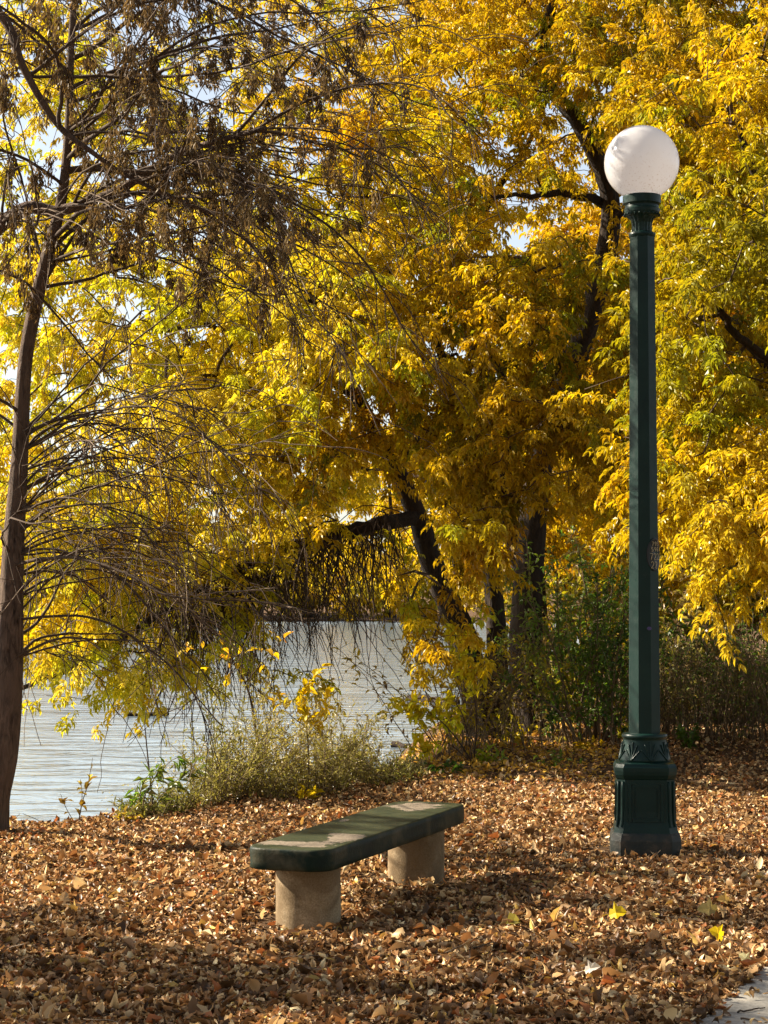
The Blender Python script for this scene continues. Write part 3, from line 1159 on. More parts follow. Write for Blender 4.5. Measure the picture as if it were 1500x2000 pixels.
leafy_tree("yellow_maple_tree", "yellow tree leaning over the pond, one long dark low limb reaching left", AB,
           [([AB + (0, 0, -.1), at(905, 1250, AY), at(850, 1120, AY - .2), at(815, 1010, AY - .4), at(765, 900, AY - .6), at(705, 790, AY - .8), at(640, 640, AY - 1), at(560, 480, AY - 1.1), at(500, 330, AY - 1.2)], .145, .035),
            ([AB + (.12, .1, -.1), at(972, 1330, AY), at(968, 1200, AY), at(950, 1060, AY), at(905, 900, AY - .3), at(880, 760, AY - .5), at(820, 560, AY - .6)], .14, .03),
            ([AB + (-.1, .15, -.1), at(940, 1380, AY), at(900, 1320, AY), at(880, 1230, AY), at(890, 1120, AY), at(870, 980, AY)], .07, .02)],
           [([at(815, 1010, AY - .4), at(740, 1025, AY - .8), at(640, 1050, AY - 1.0), at(520, 1085, AY - 1.2), at(420, 1140, AY - 1.4), at(300, 1205, AY - 1.6), at(170, 1290, AY - 1.8), at(40, 1345, AY - 2)], .085, .02),
            ([at(765, 900, AY - .6), at(830, 850, AY - .9), at(880, 800, AY - 1.2), at(960, 740, AY - 1.5)], .06, .02),
            ([at(690, 770, AY - .8), at(560, 710, AY - 1.4), at(430, 640, AY - 1.8), at(300, 650, AY - 2.2)], .05, .015),
            ([at(640, 640, AY - 1), at(700, 470, AY - 1.2), at(720, 330, AY - 1.4)], .045, .015)],
           [px_blob(640, 640, AY - 2.2, 240, 190, 1.6, 270), px_blob(430, 560, AY - 1.2, 240, 190, 1.8, 190), px_blob(720, 790, AY - 3.0, 220, 150, 1.0, 110),
            px_blob(420, 830, AY - 1.8, 230, 140, 1.6, 130), px_blob(170, 620, AY - .5, 260, 180, 2.0, 100), px_blob(120, 960, AY - .8, 240, 140, 2.0, 120),
            px_blob(330, 1040, AY - 1.5, 260, 90, 1.2, 110), px_blob(840, 1060, AY - 3.6, 120, 80, .7, 66), px_blob(860, 1255, AY - 3.4, 70, 26, .5, 18),
            px_blob(640, 1110, AY - 1.5, 80, 60, .8, 24), px_blob(120, 1240, AY - 1.8, 190, 80, .9, 78), px_blob(520, 1170, AY - 1.4, 220, 70, .6, 72), px_blob(720, 1180, AY - 1.2, 110, 60, .5, 30), px_blob(640, 1215, AY - 1.3, 150, 40, .5, 36), px_blob(600, 1290, AY - 1.4, 110, 20, .3, 12), px_blob(330, 1160, AY - 1.2, 200, 70, 1, 66), (np.array([-.9, 21.8, 2.9]), np.array([1.0, .7, .8]), 96), (np.array([-2.2, 22.3, 3.7]), np.array([1.0, .7, .7]), 72), px_blob(40, 520, AY + .3, 160, 170, 1.2, 84), px_blob(60, 1080, AY - .4, 160, 90, 1.2, 60), px_blob(250, 1330, AY - 1.8, 160, 60, .6, 24), px_blob(400, 1280, AY - 1.8, 40, 40, .4, 12),
            px_blob(700, 380, AY - 1.2, 260, 170, 1.8, 170), px_blob(420, 260, AY, 300, 200, 1.8, 120), px_blob(150, 330, AY + .6, 280, 220, 1.6, 150), px_blob(140, 60, AY + 1.2, 300, 220, 1.8, 150), px_blob(40, 760, AY, 150, 140, 1.2, 60), px_blob(660, 780, AY - 3.4, 90, 60, .5, 48)],
           GY_, 5, leaf=.076, ncomp=17, hang=hang_A,
           colour_fn=lambda p, R: (lambda f: blend(p, GY_, 6, R) * (1 - f) + blend(p, [YEL, PALE, LIME * 1.15, YEL, PALE], 79, R) * f)(np.clip((-.5 - p[:, 0:1]) / 1.3, 0, 1)))  # leaves paler towards the left: backlit glow put into their colour

# B: the tall stem that bends up behind the lamp globe
BB = gpt(1042, 1440)
BY = BB[1]
leafy_tree("yellow_maple_tree", "tall yellow tree whose dark bent stem rises behind the lamp globe", BB,
           [([BB + (0, 0, -.1), at(1030, 1250, BY), at(1040, 1050, BY), at(1062, 880, BY - .3), at(1135, 670, BY - .8), at(1168, 560, BY - 1.1), at(1192, 440, BY - 1.4), at(1182, 350, BY - 1.5), at(1130, 240, BY - 1.6), at(1082, 182, BY - 1.6), at(1052, 120, BY - 1.6), at(1085, -20, BY - 1.6), at(1100, -200, BY - 1.5)], .17, .04)],
           [([at(1182, 400, BY - 1.4), at(1110, 378, BY - 1.8), at(1040, 380, BY - 2.1), at(965, 388, BY - 2.4)], .05, .018),
            ([at(1135, 670, BY - .8), at(1040, 745, BY - 1.6), at(960, 800, BY - 2.2)], .05, .015),
            ([at(1192, 440, BY - 1.4), at(1290, 330, BY - 2), at(1390, 260, BY - 2.3), at(1480, 120, BY - 2.4)], .05, .018),
            ([at(1062, 880, BY - .3), at(980, 740, BY - .9), at(930, 600, BY - 1.2), at(900, 420, BY - 1.3)], .065, .02)],
           [px_blob(1000, 560, BY - 3.2, 260, 220, 1.4, 260), px_blob(1300, 300, BY - 3.4, 260, 300, 1.4, 330), px_blob(1020, 180, BY - 2.2, 240, 200, 1.6, 200), px_blob(1050, 800, BY - 4.0, 190, 110, .9, 120),
            px_blob(960, 950, BY - 4.4, 130, 100, .7, 78), px_blob(850, 900, BY - 4, 120, 90, .7, 48), px_blob(1180, 860, BY - 4.0, 90, 90, .7, 48), px_blob(1200, 640, BY - 3.4, 140, 120, 1.2, 90), px_blob(1300, -120, BY - 2, 420, 220, 2.4, 210), px_blob(1420, 60, BY - 2.5, 180, 130, 1.2, 84), px_blob(1470, -60, BY - 1, 160, 120, 1.2, 78), px_blob(960, -60, BY + 1, 260, 120, 1.4, 84), px_blob(1180, 30, BY + .5, 200, 120, 1.2, 72), px_blob(870, -60, BY - 1.5, 260, 160, 2.0, 90), px_blob(1250, 150, BY + 1.5, 350, 260, 1.5, 130)],
           [OLIVE, GOLD * .85, GOLD, YEL * .9, GOLD * .95, LIME * .7], 6, leaf=.072, ncomp=17)

# C: stem out of frame on the right, its boughs come down beside the lamp
CB = np.array([4.3, 16.6, 0.0])
CY = 15.2
leafy_tree("yellow_maple_tree", "olive and yellow tree on the right edge, boughs hanging beside the lamp", CB,
           [([CB + (0, 0, -.1), at(1690, 1150, 16.5), at(1660, 900, 16.4), at(1640, 600, 16.3), at(1660, 300, 16.2), at(1640, 0, 16.1), at(1600, -300, 16)], .19, .05)],
           [([at(1650, 780, 16.3), at(1530, 720, 15.4), at(1440, 650, 14.9), at(1400, 590, 14.8)], .06, .018),
            ([at(1660, 900, 16.4), at(1560, 930, 15.2), at(1460, 980, 14.6), at(1390, 1040, 14.3)], .05, .014),
            ([at(1640, 500, 16.3), at(1500, 380, 15.6), at(1420, 200, 15.2)], .06, .02)],
           [px_blob(1400, 640, CY - .6, 170, 220, 1.2, 240), px_blob(1460, 330, CY, 200, 240, 1.6, 170), px_blob(1400, 910, CY - 1.2, 130, 110, .8, 126), px_blob(1450, 1010, CY - 1.6, 90, 60, .5, 66),
            px_blob(1490, 1110, CY - 1.7, 30, 40, .3, 18), px_blob(1560, 100, CY, 200, 200, 1.6, 70), px_blob(1720, 700, 16.5, 160, 400, 2, 120)],
           [OLIVE, OLIVE * 1.2, GOLD, YEL * .95], 7, leaf=.072, ncomp=17,
           colour_fn=lambda p, R: (lambda f: blend(p, [OLIVE * 1.3, YEL * .7, LIME * .75, GOLD, YEL], 77, R) * (1 - f) + blend(p, [GOLD, YEL, PALE], 78, R) * f)(np.clip((2.6 - p[:, 2:3]) / .9, 0, 1)))

# D: bright tree farther back along the shore, fills the top middle
DB = np.array([2.05, 27.0, 0.05])
leafy_tree("yellow_maple_tree", "bright lemon yellow tree standing farther back on the shore, behind the leaning one", DB,
           [([DB + (0, 0, -.1), at(1040, 1150, 27), at(1030, 1000, 27), at(960, 780, 26.8), at(880, 500, 26.5), at(830, 150, 26.3), at(800, -200, 26)], .2, .05),
            ([DB + (-.15, 0, -.1), at(1030, 1200, 26.6), at(985, 900, 26.2), at(1060, 600, 26)], .15, .05)],
           [([at(930, 800, 26.8), at(780, 560, 26), at(640, 380, 25.5)], .07, .02), ([at(880, 500, 26.5), at(1020, 300, 26), at(1120, 80, 26)], .07, .02),
            ([at(950, 950, 26.8), at(760, 850, 26), at(560, 760, 25.6)], .06, .02)],
           [px_blob(780, 90, 25.5, 330, 260, 2.2, 360), px_blob(620, 500, 25.8, 330, 230, 2.0, 240), px_blob(900, 450, 26, 300, 260, 2, 240), px_blob(450, 850, 25.5, 280, 160, 1.8, 150), px_blob(800, 850, 26, 240, 130, 1.8, 130), px_blob(640, 1060, 26, 160, 60, 1.2, 50), px_blob(1150, 560, 27, 260, 420, 2, 220), px_blob(1050, 960, 27, 300, 130, 1.5, 170), px_blob(850, 1090, 27.5, 200, 80, 1.5, 70), px_blob(1180, 1130, 27.5, 200, 120, 1.5, 90)],
           [GOLD, YEL, YEL, YEL, PALE], 8, leaf=.095, ncomp=14)

# background wood on the right bank: one tree each
for i, (x, Y, zt, w, cols, lab) in enumerate((
        (5.2, 24, 9, 2.6, [OLIVE, GOLD], "olive gold tree behind the thicket right of the lamp"),
        (8.4, 31, 11, 3.4, [OLIVE * .8, OLIVE], "dark olive tree at the far right behind the canopy"),
        (5.6, 36, 11, 3.2, [GOLD, AMBER], "amber tree seen deep between lamp and thicket"),
        (3.6, 40, 10, 3.0, [YEL, GOLD], "golden tree far behind the shore stems, left of the lamp"))):
    B = np.array([x, Y, 0.0])
    leafy_tree("background_tree", lab, B,
               [([B + (0, 0, -.1), B + (.1, 0, zt * .3), B + (-.15, 0, zt * .6), B + (.05, 0, zt * .85)], .2, .04)],
               [([B + (0, 0, zt * .3), B + (w * .5, -.4, zt * .45)], .07, .02), ([B + (-.1, 0, zt * .4), B + (-w * .5, -.3, zt * .55)], .07, .02)],
               [(B + (0, 0, zt * .66), np.array([w, w * .8, zt * .30]), 420), (B + (0, -.3, zt * .30), np.array([w * .95, w * .6, zt * .22]), 300)],
               cols, 30 + i, leaf=.19, ncomp=8, group="trees on the bank behind the lamp")

def shade_at(x, y, D):
    """the point D metres up-sun of a spot on the ground"""
    h_ = sun_dir / np.hypot(sun_dir[0], sun_dir[1])
    return np.array([x, y, 0]) + h_ * D


# unseen trees outside the picture, the broad ones added for their shade: their crowns shade the near litter and close the sky behind the camera
for i, (B, hh, blobs, lab) in enumerate((
        ((-7.6, 10.6, 0), 7.5, [(shade_at(.2, 7.2, 8), (2.4, 1.15, .6), 156), (shade_at(-1.5, 8.55, 7), (.8, .35, .3), 30), (shade_at(1.25, 9.5, 8.6), (.7, .3, .3), 30), ((-8.4, 11.0, 7.4), (1.6, 1.6, 1.0), 90)], "yellow tree left of the view whose crown shades the near litter"),
        ((7.5, 4.0, 0), 9, [((7.0, 4.0, 5.5), (3.0, 3.4, 3.4), 420)], "broad unseen tree added right of the path to dim the sky"),
        ((3.0, -7.5, 0), 10, [((3.0, -7.5, 6.0), (4.5, 3.0, 4.2), 480)], "broad unseen tree added behind the path to dim the sky"),
        ((-6.5, -6.0, 0), 10, [((-6.5, -6.0, 6.0), (4.0, 3.0, 4.2), 420)], "broad unseen tree added behind and to the left to dim the sky"))):
    B = np.array(B, float)
    leafy_tree("unseen_shade_tree", lab, B, [([B + (0, 0, -.1), B + (.1, .05, hh * .35), B + (-.1, 0, hh * .75)], .2, .05)], [], [(np.array(c, float), np.array(r), n_) for c, r, n_ in blobs], [OLIVE, GOLD], 80 + i,
               leaf=.10 if i == 0 else .26, ncomp=11 if i == 0 else 8, pairs=2 if i == 0 else 1, group="trees around the place outside the view")

# far shore: a row of yellow trees across the pond
R = np.random.default_rng(44)
far_names = ("round yellow tree across the pond, at the left edge of the view", "taller gold tree across the pond, just right of the seed-hung trunk", "low amber tree on the far shore under the low limb",
             "pale yellow tree on the far shore behind the hanging twigs", "wide olive tree on the far shore behind the leaning stem", "gold tree on the far shore left of the shore stems", "gold tree across the pond beyond the left edge of the view", "olive yellow tree on the far shore behind the shore stems")
for i, (px, Y, h, w, cols) in enumerate(((-60, 123, 10.5, 5.5, [YEL, PALE]), (130, 126, 12.5, 5.0, [GOLD, YEL]), (290, 122, 8, 4.6, [AMBER, GOLD]), (430, 128, 11, 5.2, [YEL, PALE]), (600, 124, 9, 5.4, [OLIVE, GOLD]), (760, 122, 12, 5.4, [GOLD, YEL]), (-220, 124, 12, 5.2, [GOLD, YEL]), (880, 120, 11, 5.4, [OLIVE, YEL]))):
    x = (px - 750) / F_PX * Y
    B = np.array([x, Y, float(height(x, Y))])
    leafy_tree("far_shore_tree", far_names[i], B, [([B + (0, 0, -.2), B + (.2, 0, h * .35), B + (-.1, 0, h * .8)], .28, .06)], [],
               [(B + (0, 0, h * .56), np.array([w, w * .7, h * .42]), 330), (B + (0, -w * .5, h * .2), np.array([w * 1.2, 1.2, h * .16]), 190)], cols, 60 + i,
               leaf=.36, ncomp=8, pairs=1, group="trees on the far shore", shootlen=1.0)

# ------------------------------------------------------------------ shrubs, saplings and weeds


def bush(name, label, cat, base, stems, leaf, width, cols, seed, leaf_mat='green_leaf', stem_mat='cane', group=None, per_m=26, r0=.008, start=.25, shape=LEAF, side=3, droop=.5):
    """stems: list of polylines; leaves sit along them and along short side twigs"""
    R = np.random.default_rng(seed)
    root = thing(name, base, label, cat, group)
    st, lf = MB(), MB()
    P_, D_ = [], []
    for P, rr in stems:
        st.tube(P, np.linspace(rr, max(.0015, rr * .3), len(P)), 6)
        runs = [(P, start)]
        seg = np.linalg.norm(np.diff(P, axis=0), axis=1).sum()
        for _ in range(int(side * seg + R.random())):
            i = R.integers(int(len(P) * start), len(P) - 1)
            Q = shoot(R, P[i], nrmz(P[i + 1] - P[i] + R.normal(0, .7, 3)), R.uniform(.12, .4) * min(1.2, seg), droop, .1, .1)
            st.tube(Q, np.linspace(max(.0018, rr * .3), .0012, len(Q)), 4, cap=False)
            runs.append((Q, .1))
        for Q, s in runs:
            L = np.linalg.norm(np.diff(Q, axis=0), axis=1).sum()
            n = max(1, int(L * (1 - s) * per_m))
            t = R.uniform(s, 1, n) * (len(Q) - 1.001)
            i = t.astype(int)
            P_.append(Q[i] + (Q[i + 1] - Q[i]) * (t - i)[:, None])
            D_.append(nrmz(nrmz(Q[i + 1] - Q[i]) * .6 + R.normal(0, .6, (n, 3)) + (0, 0, -.15)))
    st.build("stem", M[stem_mat], root, base)
    P_, D_ = np.concatenate(P_), np.concatenate(D_)
    n = len(P_)
    L = leaf * R.uniform(.6, 1.2, n)
    put_leaves(lf, P_, D_, nrmz(np.array([0, 0, 1.0]) + R.normal(0, .45, (n, 3))), L, L * width, np.clip(blend(P_, cols, seed + 9, R) * R.uniform(.75, 1.2, (n, 1)), 0, .9), shape, 0,
               np.stack([-R.uniform(0, .4, n), R.uniform(-.2, .4, n)], 1))
    lf.build("foliage", M[leaf_mat], root, base)
    return root


DKG, MDG, YG = np.array([.040, .085, .012]), np.array([.105, .165, .02]), np.array([.42, .45, .06])
TAN, DRY = np.array([.30, .2, .09]), np.array([.20, .12, .05])
R = np.random.default_rng(90)


def stems_at(R, base, n, spread, h, lean=.3, droop=.35, r=.006, foot=.12):
    out = []
    for _ in range(n):
        p = base + np.array([R.normal(0, foot), R.normal(0, foot), -.04])
        p[2] = float(height(p[0], p[1])) - .04
        d = nrmz(np.array([R.normal(0, spread) + lean * 0, R.normal(0, spread), 1.0]))
        out.append((shoot(R, p, d, h * R.uniform(.65, 1.1), droop, 0, .05), r * R.uniform(.7, 1.3)))
    return out


def ground_at(px, py):
    p = gpt(px, py)
    return np.array([p[0], p[1], float(height(p[0], p[1]))])


# dark green bush in front of the shore stems
gb = ground_at(1150, 1462)
st = stems_at(R, gb, 20, .25, 2.0, r=.011, foot=.22, droop=.4)
bush("green_shrub", "dark green leafy shrub left of the lamp, growing against the shore stems", "shrub", gb, st, .062, .42, [DKG, MDG, MDG * 1.3, YG * .6], 91, per_m=44, side=8, start=.22)
gb = ground_at(1195, 1455) + (0, .5, 0)
bush("green_shrub", "green shrub with forked dark stems right behind the lamp shaft", "shrub", gb, stems_at(R, gb, 14, .22, 2.2, r=.016, foot=.1), .065, .42, [DKG, MDG, MDG * 1.5], 92, per_m=34, side=7, start=.35)
# thicket of canes right of the lamp: separate clumps
for i, (x, y, n, h, cols, lab) in enumerate(((1320, 1462, 34, 1.0, [MDG, TAN], "clump of brown canes just right of the lamp base collar"), (1385, 1466, 40, 1.25, [MDG, DKG, TAN], "tall clump of pale canes in the middle of the right thicket"),
                                             (1450, 1462, 42, 1.35, [DKG, MDG, DRY], "dark tangled clump in the right thicket under the yellow bough"), (1525, 1464, 40, 1.4, [DKG, MDG], "green clump of the thicket at the right edge"), (1600, 1470, 36, 1.4, [DKG, MDG], "green clump of the thicket beyond the right edge"),
                                             (1270, 1440, 24, 1.2, [DRY, MDG], "thin cane clump directly behind the lamp shaft"))):
    gb = ground_at(x, y) + (0, R.uniform(0, .6), 0)
    bush("cane_shrub", lab, "shrub", gb, stems_at(R, gb, int(n * 1.6), .20, h, r=.0048, foot=.26, droop=.45), .05, .30, [c * 1.35 for c in cols] + [MDG, TAN * 1.3], 100 + i, per_m=13, side=4, group="cane thicket right of the lamp", start=.3)
for i, (x, Y, n, lab) in enumerate(((2.1, 23.5, 26, "brown bush deep behind the shore stems"), (3.3, 23.0, 30, "olive bush behind the lamp and thicket"), (4.4, 22.5, 30, "olive bush at the right behind the thicket"), (5.5, 22.5, 30, "olive bush behind the thicket, right of the view"))):
    gb = np.array([x, Y, 0.02])
    bush("background_shrub", lab, "shrub", gb, stems_at(R, gb, n, .32, 2.3, r=.010, foot=.45), .10, .42, [TAN, OLIVE * 1.2, YEL * .7, TAN * 1.5], 120 + i, per_m=22, side=6, group="bushes deep in the wood", start=.1)

# weed mound at the water's edge
R = np.random.default_rng(130)
wd = MB()
n = 1250
xs = R.uniform(240, 825, n)
ps, ds, cs, ls, fl = [], [], [], [], []
for x in xs:
    y0 = np.interp(x, [240, 320, 400, 500, 600, 700, 815], [1606, 1594, 1582, 1568, 1558, 1545, 1522])
    p = gpt(x, y0 + R.uniform(-26, 8))
    p[2] = float(height(p[0], p[1])) - .02
    h = np.interp(x, [230, 320, 390, 460, 560, 640, 720, 800], [.09, .20, .44, .62, .66, .56, .36, .16]) * R.uniform(.3, 1.35) * (1 + .25 * math.sin(x * .031) + .15 * math.sin(x * .083))
    P = shoot(R, p, nrmz(np.array([R.normal(.05, .28), R.normal(-.1, .25), 1])), h, .7, 0, .06, .05)
    wd.tube(P, np.linspace(.0028, .0012, len(P)), 4, cap=False, col=(1, 1, 1))
    m = int(10 + h * 34)
    t = R.uniform(.12, 1, m) * (len(P) - 1.001)
    i = t.astype(int)
    ps.append(P[i])
    ds.append(nrmz(R.normal(0, .6, (m, 3)) + (0, 0, .25)))
    g = wave(P[i], 5)[:, None] * .5 + .5
    lowp = np.clip(1.3 - 2.6 * t / (len(P) - 1), 0, 1)[:, None] * R.uniform(.3, 1)
    cs.append(((np.array([.15, .14, .035]) * (1 - g) + np.array([.38, .29, .10]) * g) * (1 - lowp) + np.array([.17, .095, .035]) * lowp) * R.uniform(.6, 1.25, (m, 1)))
    ls.append(R.uniform(.03, .07, m))
    k = int(15 * min(1, h / .5)) if R.random() < .6 else 0
    if k > 4:
        tip = P[-1]
        fl.append(tip + R.normal(0, 1, (k, 3)) * (.045, .045, .05))
ps, ds, cs, ls = map(np.concatenate, (ps, ds, cs, ls))
put_leaves(wd, ps, ds, nrmz(R.normal(0, .6, ps.shape) + (0, 0, 1)), ls, ls * .24, cs, NARROW, 1)
fl = np.concatenate(fl)
m = len(fl)
put_leaves(wd, fl, nrmz(R.normal(0, 1, (m, 3))), nrmz(R.normal(0, 1, (m, 3))), R.uniform(.010, .022, m), R.uniform(.008, .015, m), np.array([.36, .29, .17]) * R.uniform(.6, 1.2, (m, 1)), NARROW, 1)
o = wd.build("weeds", [M['cane'], M['green_leaf']])
tag(o, "mound of grey green weeds gone to seed along the bank behind the bench", "weeds", kind='stuff')

gb = ground_at(915, 1474)
bush("twiggy_shrub", "brown twiggy shrub, almost leafless, around the foot of the leaning stem", "shrub", gb, stems_at(R, gb, 34, .34, 1.5, r=.007, foot=.25, droop=.8), .075, .42, [TAN, YEL * .8, DRY], 133, 'leaf', 'cane', per_m=7, side=7, start=.2)
gb = ground_at(1010, 1468)
bush("twiggy_shrub", "brown twiggy shrub between the two shore stems and the green shrub", "shrub", gb, stems_at(R, gb, 26, .30, 1.3, r=.007, foot=.25, droop=.8), .07, .42, [TAN, LIME * .7, YEL * .7], 134, 'leaf', 'cane', per_m=9, side=7, start=.2)

# saplings and single plants
def sap_path(pts, n=14):
    return curve(pts, n)


Y1 = ground_at(505, 1560)[1]
gb = at(520, 1500, Y1)
gb = np.array([gb[0], Y1, float(height(gb[0], Y1)) - .02])
ORG = np.array([.62, .22, .03])
bush("bare_sapling", "thin dark forked sapling rising from the weeds, few orange leaves", "sapling", gb,
     [(sap_path([gb, at(500, 1430, Y1), at(485, 1350, Y1), at(455, 1290, Y1), at(425, 1235, Y1)]), .013), (sap_path([at(497, 1400, Y1), at(510, 1372, Y1), at(530, 1362, Y1), at(560, 1400, Y1)]), .004),
      (sap_path([at(478, 1335, Y1), at(520, 1285, Y1), at(560, 1240, Y1)]), .006), (sap_path([at(460, 1300, Y1), at(400, 1270, Y1), at(350, 1262, Y1)]), .005)],
     .085, .45, [ORG, YEL, ORG], 140, 'leaf', 'twig', per_m=16, side=3, start=.55)
Y2 = Y1 - .1
gb = at(605, 1500, Y2)
gb = np.array([gb[0], Y2, float(height(gb[0], Y2)) - .02])
bush("yellow_sapling", "small sapling with rounded bright yellow leaves above the weeds", "sapling", gb,
     [(sap_path([gb, at(600, 1430, Y2), at(590, 1370, Y2), at(598, 1335, Y2)]), .006), (sap_path([at(600, 1440, Y2), at(630, 1390, Y2), at(640, 1350, Y2)]), .004), (sap_path([at(597, 1420, Y2), at(560, 1390, Y2), at(550, 1365, Y2)]), .004)],
     .105, .48, [YEL, YEL, LIME], 141, 'leaf', 'twig', per_m=42, side=4, start=.45)
Y3 = ground_at(915, 1500)[1]
gb = ground_at(925, 1492)
bush("lime_sapling", "sapling with lime green leaves leaning over the water left of the shore stems", "sapling", gb,
     [(sap_path([gb, at(890, 1440, Y3), at(850, 1400, Y3), at(800, 1380, Y3), at(760, 1372, Y3)]), .007), (sap_path([gb, at(905, 1400, Y3), at(880, 1370, Y3), at(845, 1390, Y3), at(815, 1440, Y3)]), .006), (sap_path([gb, at(930, 1380, Y3), at(900, 1290, Y3), at(930, 1200, Y3)]), .009),
      (sap_path([gb, at(870, 1450, Y3), at(830, 1470, Y3), at(790, 1455, Y3)]), .005)],
     .10, .5, [LIME * 1.2, LIME * 1.45, YEL, LIME * 1.4], 142, 'leaf', 'twig', per_m=46, side=3.5, start=.38)
YD = ground_at(300, 1595)[1]
gb = ground_at(300, 1597)
bush("bare_sapling", "thin dark upright stem at the water's edge left of the weeds", "sapling", gb, [(sap_path([gb, at(293, 1520, YD), at(285, 1440, YD), at(284, 1400, YD), at(300, 1340, YD)]), .007)], .05, .3, [DRY, TAN], 143, 'litter', 'twig', per_m=3, side=0, start=.5)
gb = ground_at(152, 1612)
YE = gb[1]
bush("twig_seedling", "bare grey seedling with a few curled tan leaves beside the left trunk", "seedling", gb, [(sap_path([gb, at(160, 1570, YE), at(172, 1530, YE), at(181, 1480, YE)]), .005), (sap_path([at(160, 1570, YE), at(160, 1545, YE), at(157, 1522, YE)]), .003), (sap_path([gb, at(130, 1580, YE), at(118, 1550, YE)]), .003)],
     .07, .5, [TAN, YEL * .6, DRY], 144, 'litter', 'twig', per_m=26, side=2, start=.1)
gb = ground_at(275, 1605)
YF = gb[1]
bush("drooping_weed", "tall weed with narrow drooping green leaves at the water's edge", "weed", gb, [(sap_path([gb, at(285, 1550, YF), at(310, 1510, YF), at(345, 1480, YF), at(375, 1492, YF)]), .004), (sap_path([gb, at(272, 1560, YF), at(285, 1520, YF), at(320, 1490, YF)]), .004), (sap_path([gb, at(300, 1570, YF), at(350, 1520, YF), at(400, 1500, YF)]), .004)],
     .10, .13, [MDG, MDG * 1.5, TAN], 145, per_m=60, side=3, start=.25, shape=NARROW)
gb = ground_at(428, 1578)
YG_ = gb[1]
bush("stalk_weed", "single upright weed stalk with paired narrow leaves left of the mound", "weed", gb, [(sap_path([gb, at(428, 1520, YG_), at(432, 1465, YG_), at(430, 1425, YG_)]), .004)], .06, .22, [TAN, MDG * 1.6], 146, per_m=110, side=0, start=.35, shape=NARROW)
for i, (x, y, h, cols, lf, lab) in enumerate(((1000, 1462, .34, [YEL * .8, LIME * .8], .08, "yellow seedling at the foot of the shore stems"), (1225, 1452, .26, [LIME, YEL], .085, "lime yellow seedling just left of the lamp collar"), (955, 1492, .22, [LIME, MDG * 2], .08, "lime seedling on the leaf pile by the shore"),
                                              (1090, 1500, .24, [MDG, MDG * 1.3], .05, "tuft of fine green weed on the litter between shrub and lamp"), (600, 1565, .16, [YEL, PALE], .075, "yellow sprig at the foot of the weed mound"), (240, 1612, .16, [YEL * .8, TAN], .06, "yellowing tuft at the edge of the bank on the left"),
                                              (1150, 1470, .2, [YEL * .8, GOLD], .07, "gold seedling in front of the dark green shrub"), (870, 1520, .2, [DKG, MDG], .07, "small dark green plant at the end of the weed mound"), (1345, 1468, .3, [DKG, MDG * 1.3], .08, "broad leaved green plant at the foot of the canes"))):
    gb = ground_at(x, y)
    bush("seedling", lab, "seedling", gb, stems_at(R, gb, 9, .5, h, r=.003, foot=.018), lf, .42, cols, 160 + i, 'leaf', per_m=48, side=2, start=.2)

# drift logs and a stick in the pond
R = np.random.default_rng(170)
for (x0, y0, x1, y1, r, lab) in ((800, 1366, 890, 1372, .10, "short dark log lying in the pond beyond the lime sapling"), (768, 1456, 905, 1462, .045, "long thin dark log at the pond edge near the shore stems"), (250, 1396, 332, 1394, .05, "dark stick floating in the pond left of the forked sapling")):
    a, b = gpt(x0, y0, WATER_Z + .02), gpt(x1, y1, WATER_Z + .03)
    n_ = 14
    P = a + (b - a) * np.linspace(0, 1, n_)[:, None] + R.normal(0, .02, (n_, 3)) * (1, 1, .4)
    mb = MB()
    trunk_tube(mb, P - (a), r * np.linspace(1, .55, n_) * R.uniform(.85, 1.15, n_), 10, R, .18, False)
    o = mb.build("drift_log", M['bark'])
    o.location = a
    tag(o, lab, "log")

# ------------------------------------------------------------------ leaf litter
R = np.random.default_rng(200)
lp = []
for y0, y1, dens in ((5.6, 9, 3900), (9, 12, 2700), (12, 15.5, 1600), (15.5, 22, 650)):
    w0, w1 = -(y1 * .24 + 1.0), (y1 * .24 + 1.0)
    n = int((w1 - w0) * (y1 - y0) * dens)
    lp.append(np.column_stack([R.uniform(w0, w1, n), R.uniform(y0, y1, n)]))
lp = np.concatenate(lp)
h = height(lp[:, 0], lp[:, 1])
keep = h > -.30
# the path stays mostly clear
q = lp - pe0
off = q @ pn
onp = (off > .02) & (off < 1.55)
edge = wave(np.column_stack([lp, np.zeros(len(lp))]) * 2.5, 4) * .05
keep &= (~onp) | (R.random(len(lp)) < .035) | (off < edge)
# nothing inside the bench legs or the lamp plinth
for c, r in ((b0, .155), (b1, .155), (LB, .20)):
    dist = np.hypot(lp[:, 0] - c[0], lp[:, 1] - c[1])
    keep &= (dist > r) & ((dist > r + .18) | (R.random(len(lp)) < .30))
lp, h, off, onp = lp[keep], h[keep], off[keep], onp[keep]
n = len(lp)
pile = .016 * (wave(np.column_stack([lp * 2.2, np.zeros(n)]), 8) + 1)
pos = np.column_stack([lp, h + pile * (~onp) + R.uniform(.0, .02, n) + .004 + .03 * onp])
az = R.uniform(0, 2 * math.pi, n)
tilt = R.normal(0, .30, n)
tilt = np.where(R.random(n) < .035, R.uniform(.8, 1.4, n), tilt)
d = np.stack([np.cos(az) * np.cos(tilt), np.sin(az) * np.cos(tilt), np.sin(tilt)], -1)
up = nrmz(np.array([0, 0, 1.0]) + R.normal(0, .45, (n, 3)))
pal = np.array([[.38, .235, .135], [.54, .38, .24], [.29, .15, .075], [.09, .05, .028], [.33, .125, .055], [.70, .57, .41], [.18, .10, .055], [.50, .34, .12]])
ci = R.choice(len(pal), n, p=[.22, .13, .13, .20, .05, .055, .185, .03])
colr = pal[ci] * np.array([1.03, 1.0, .77]) * R.uniform(.75, 1.3, (n, 1))
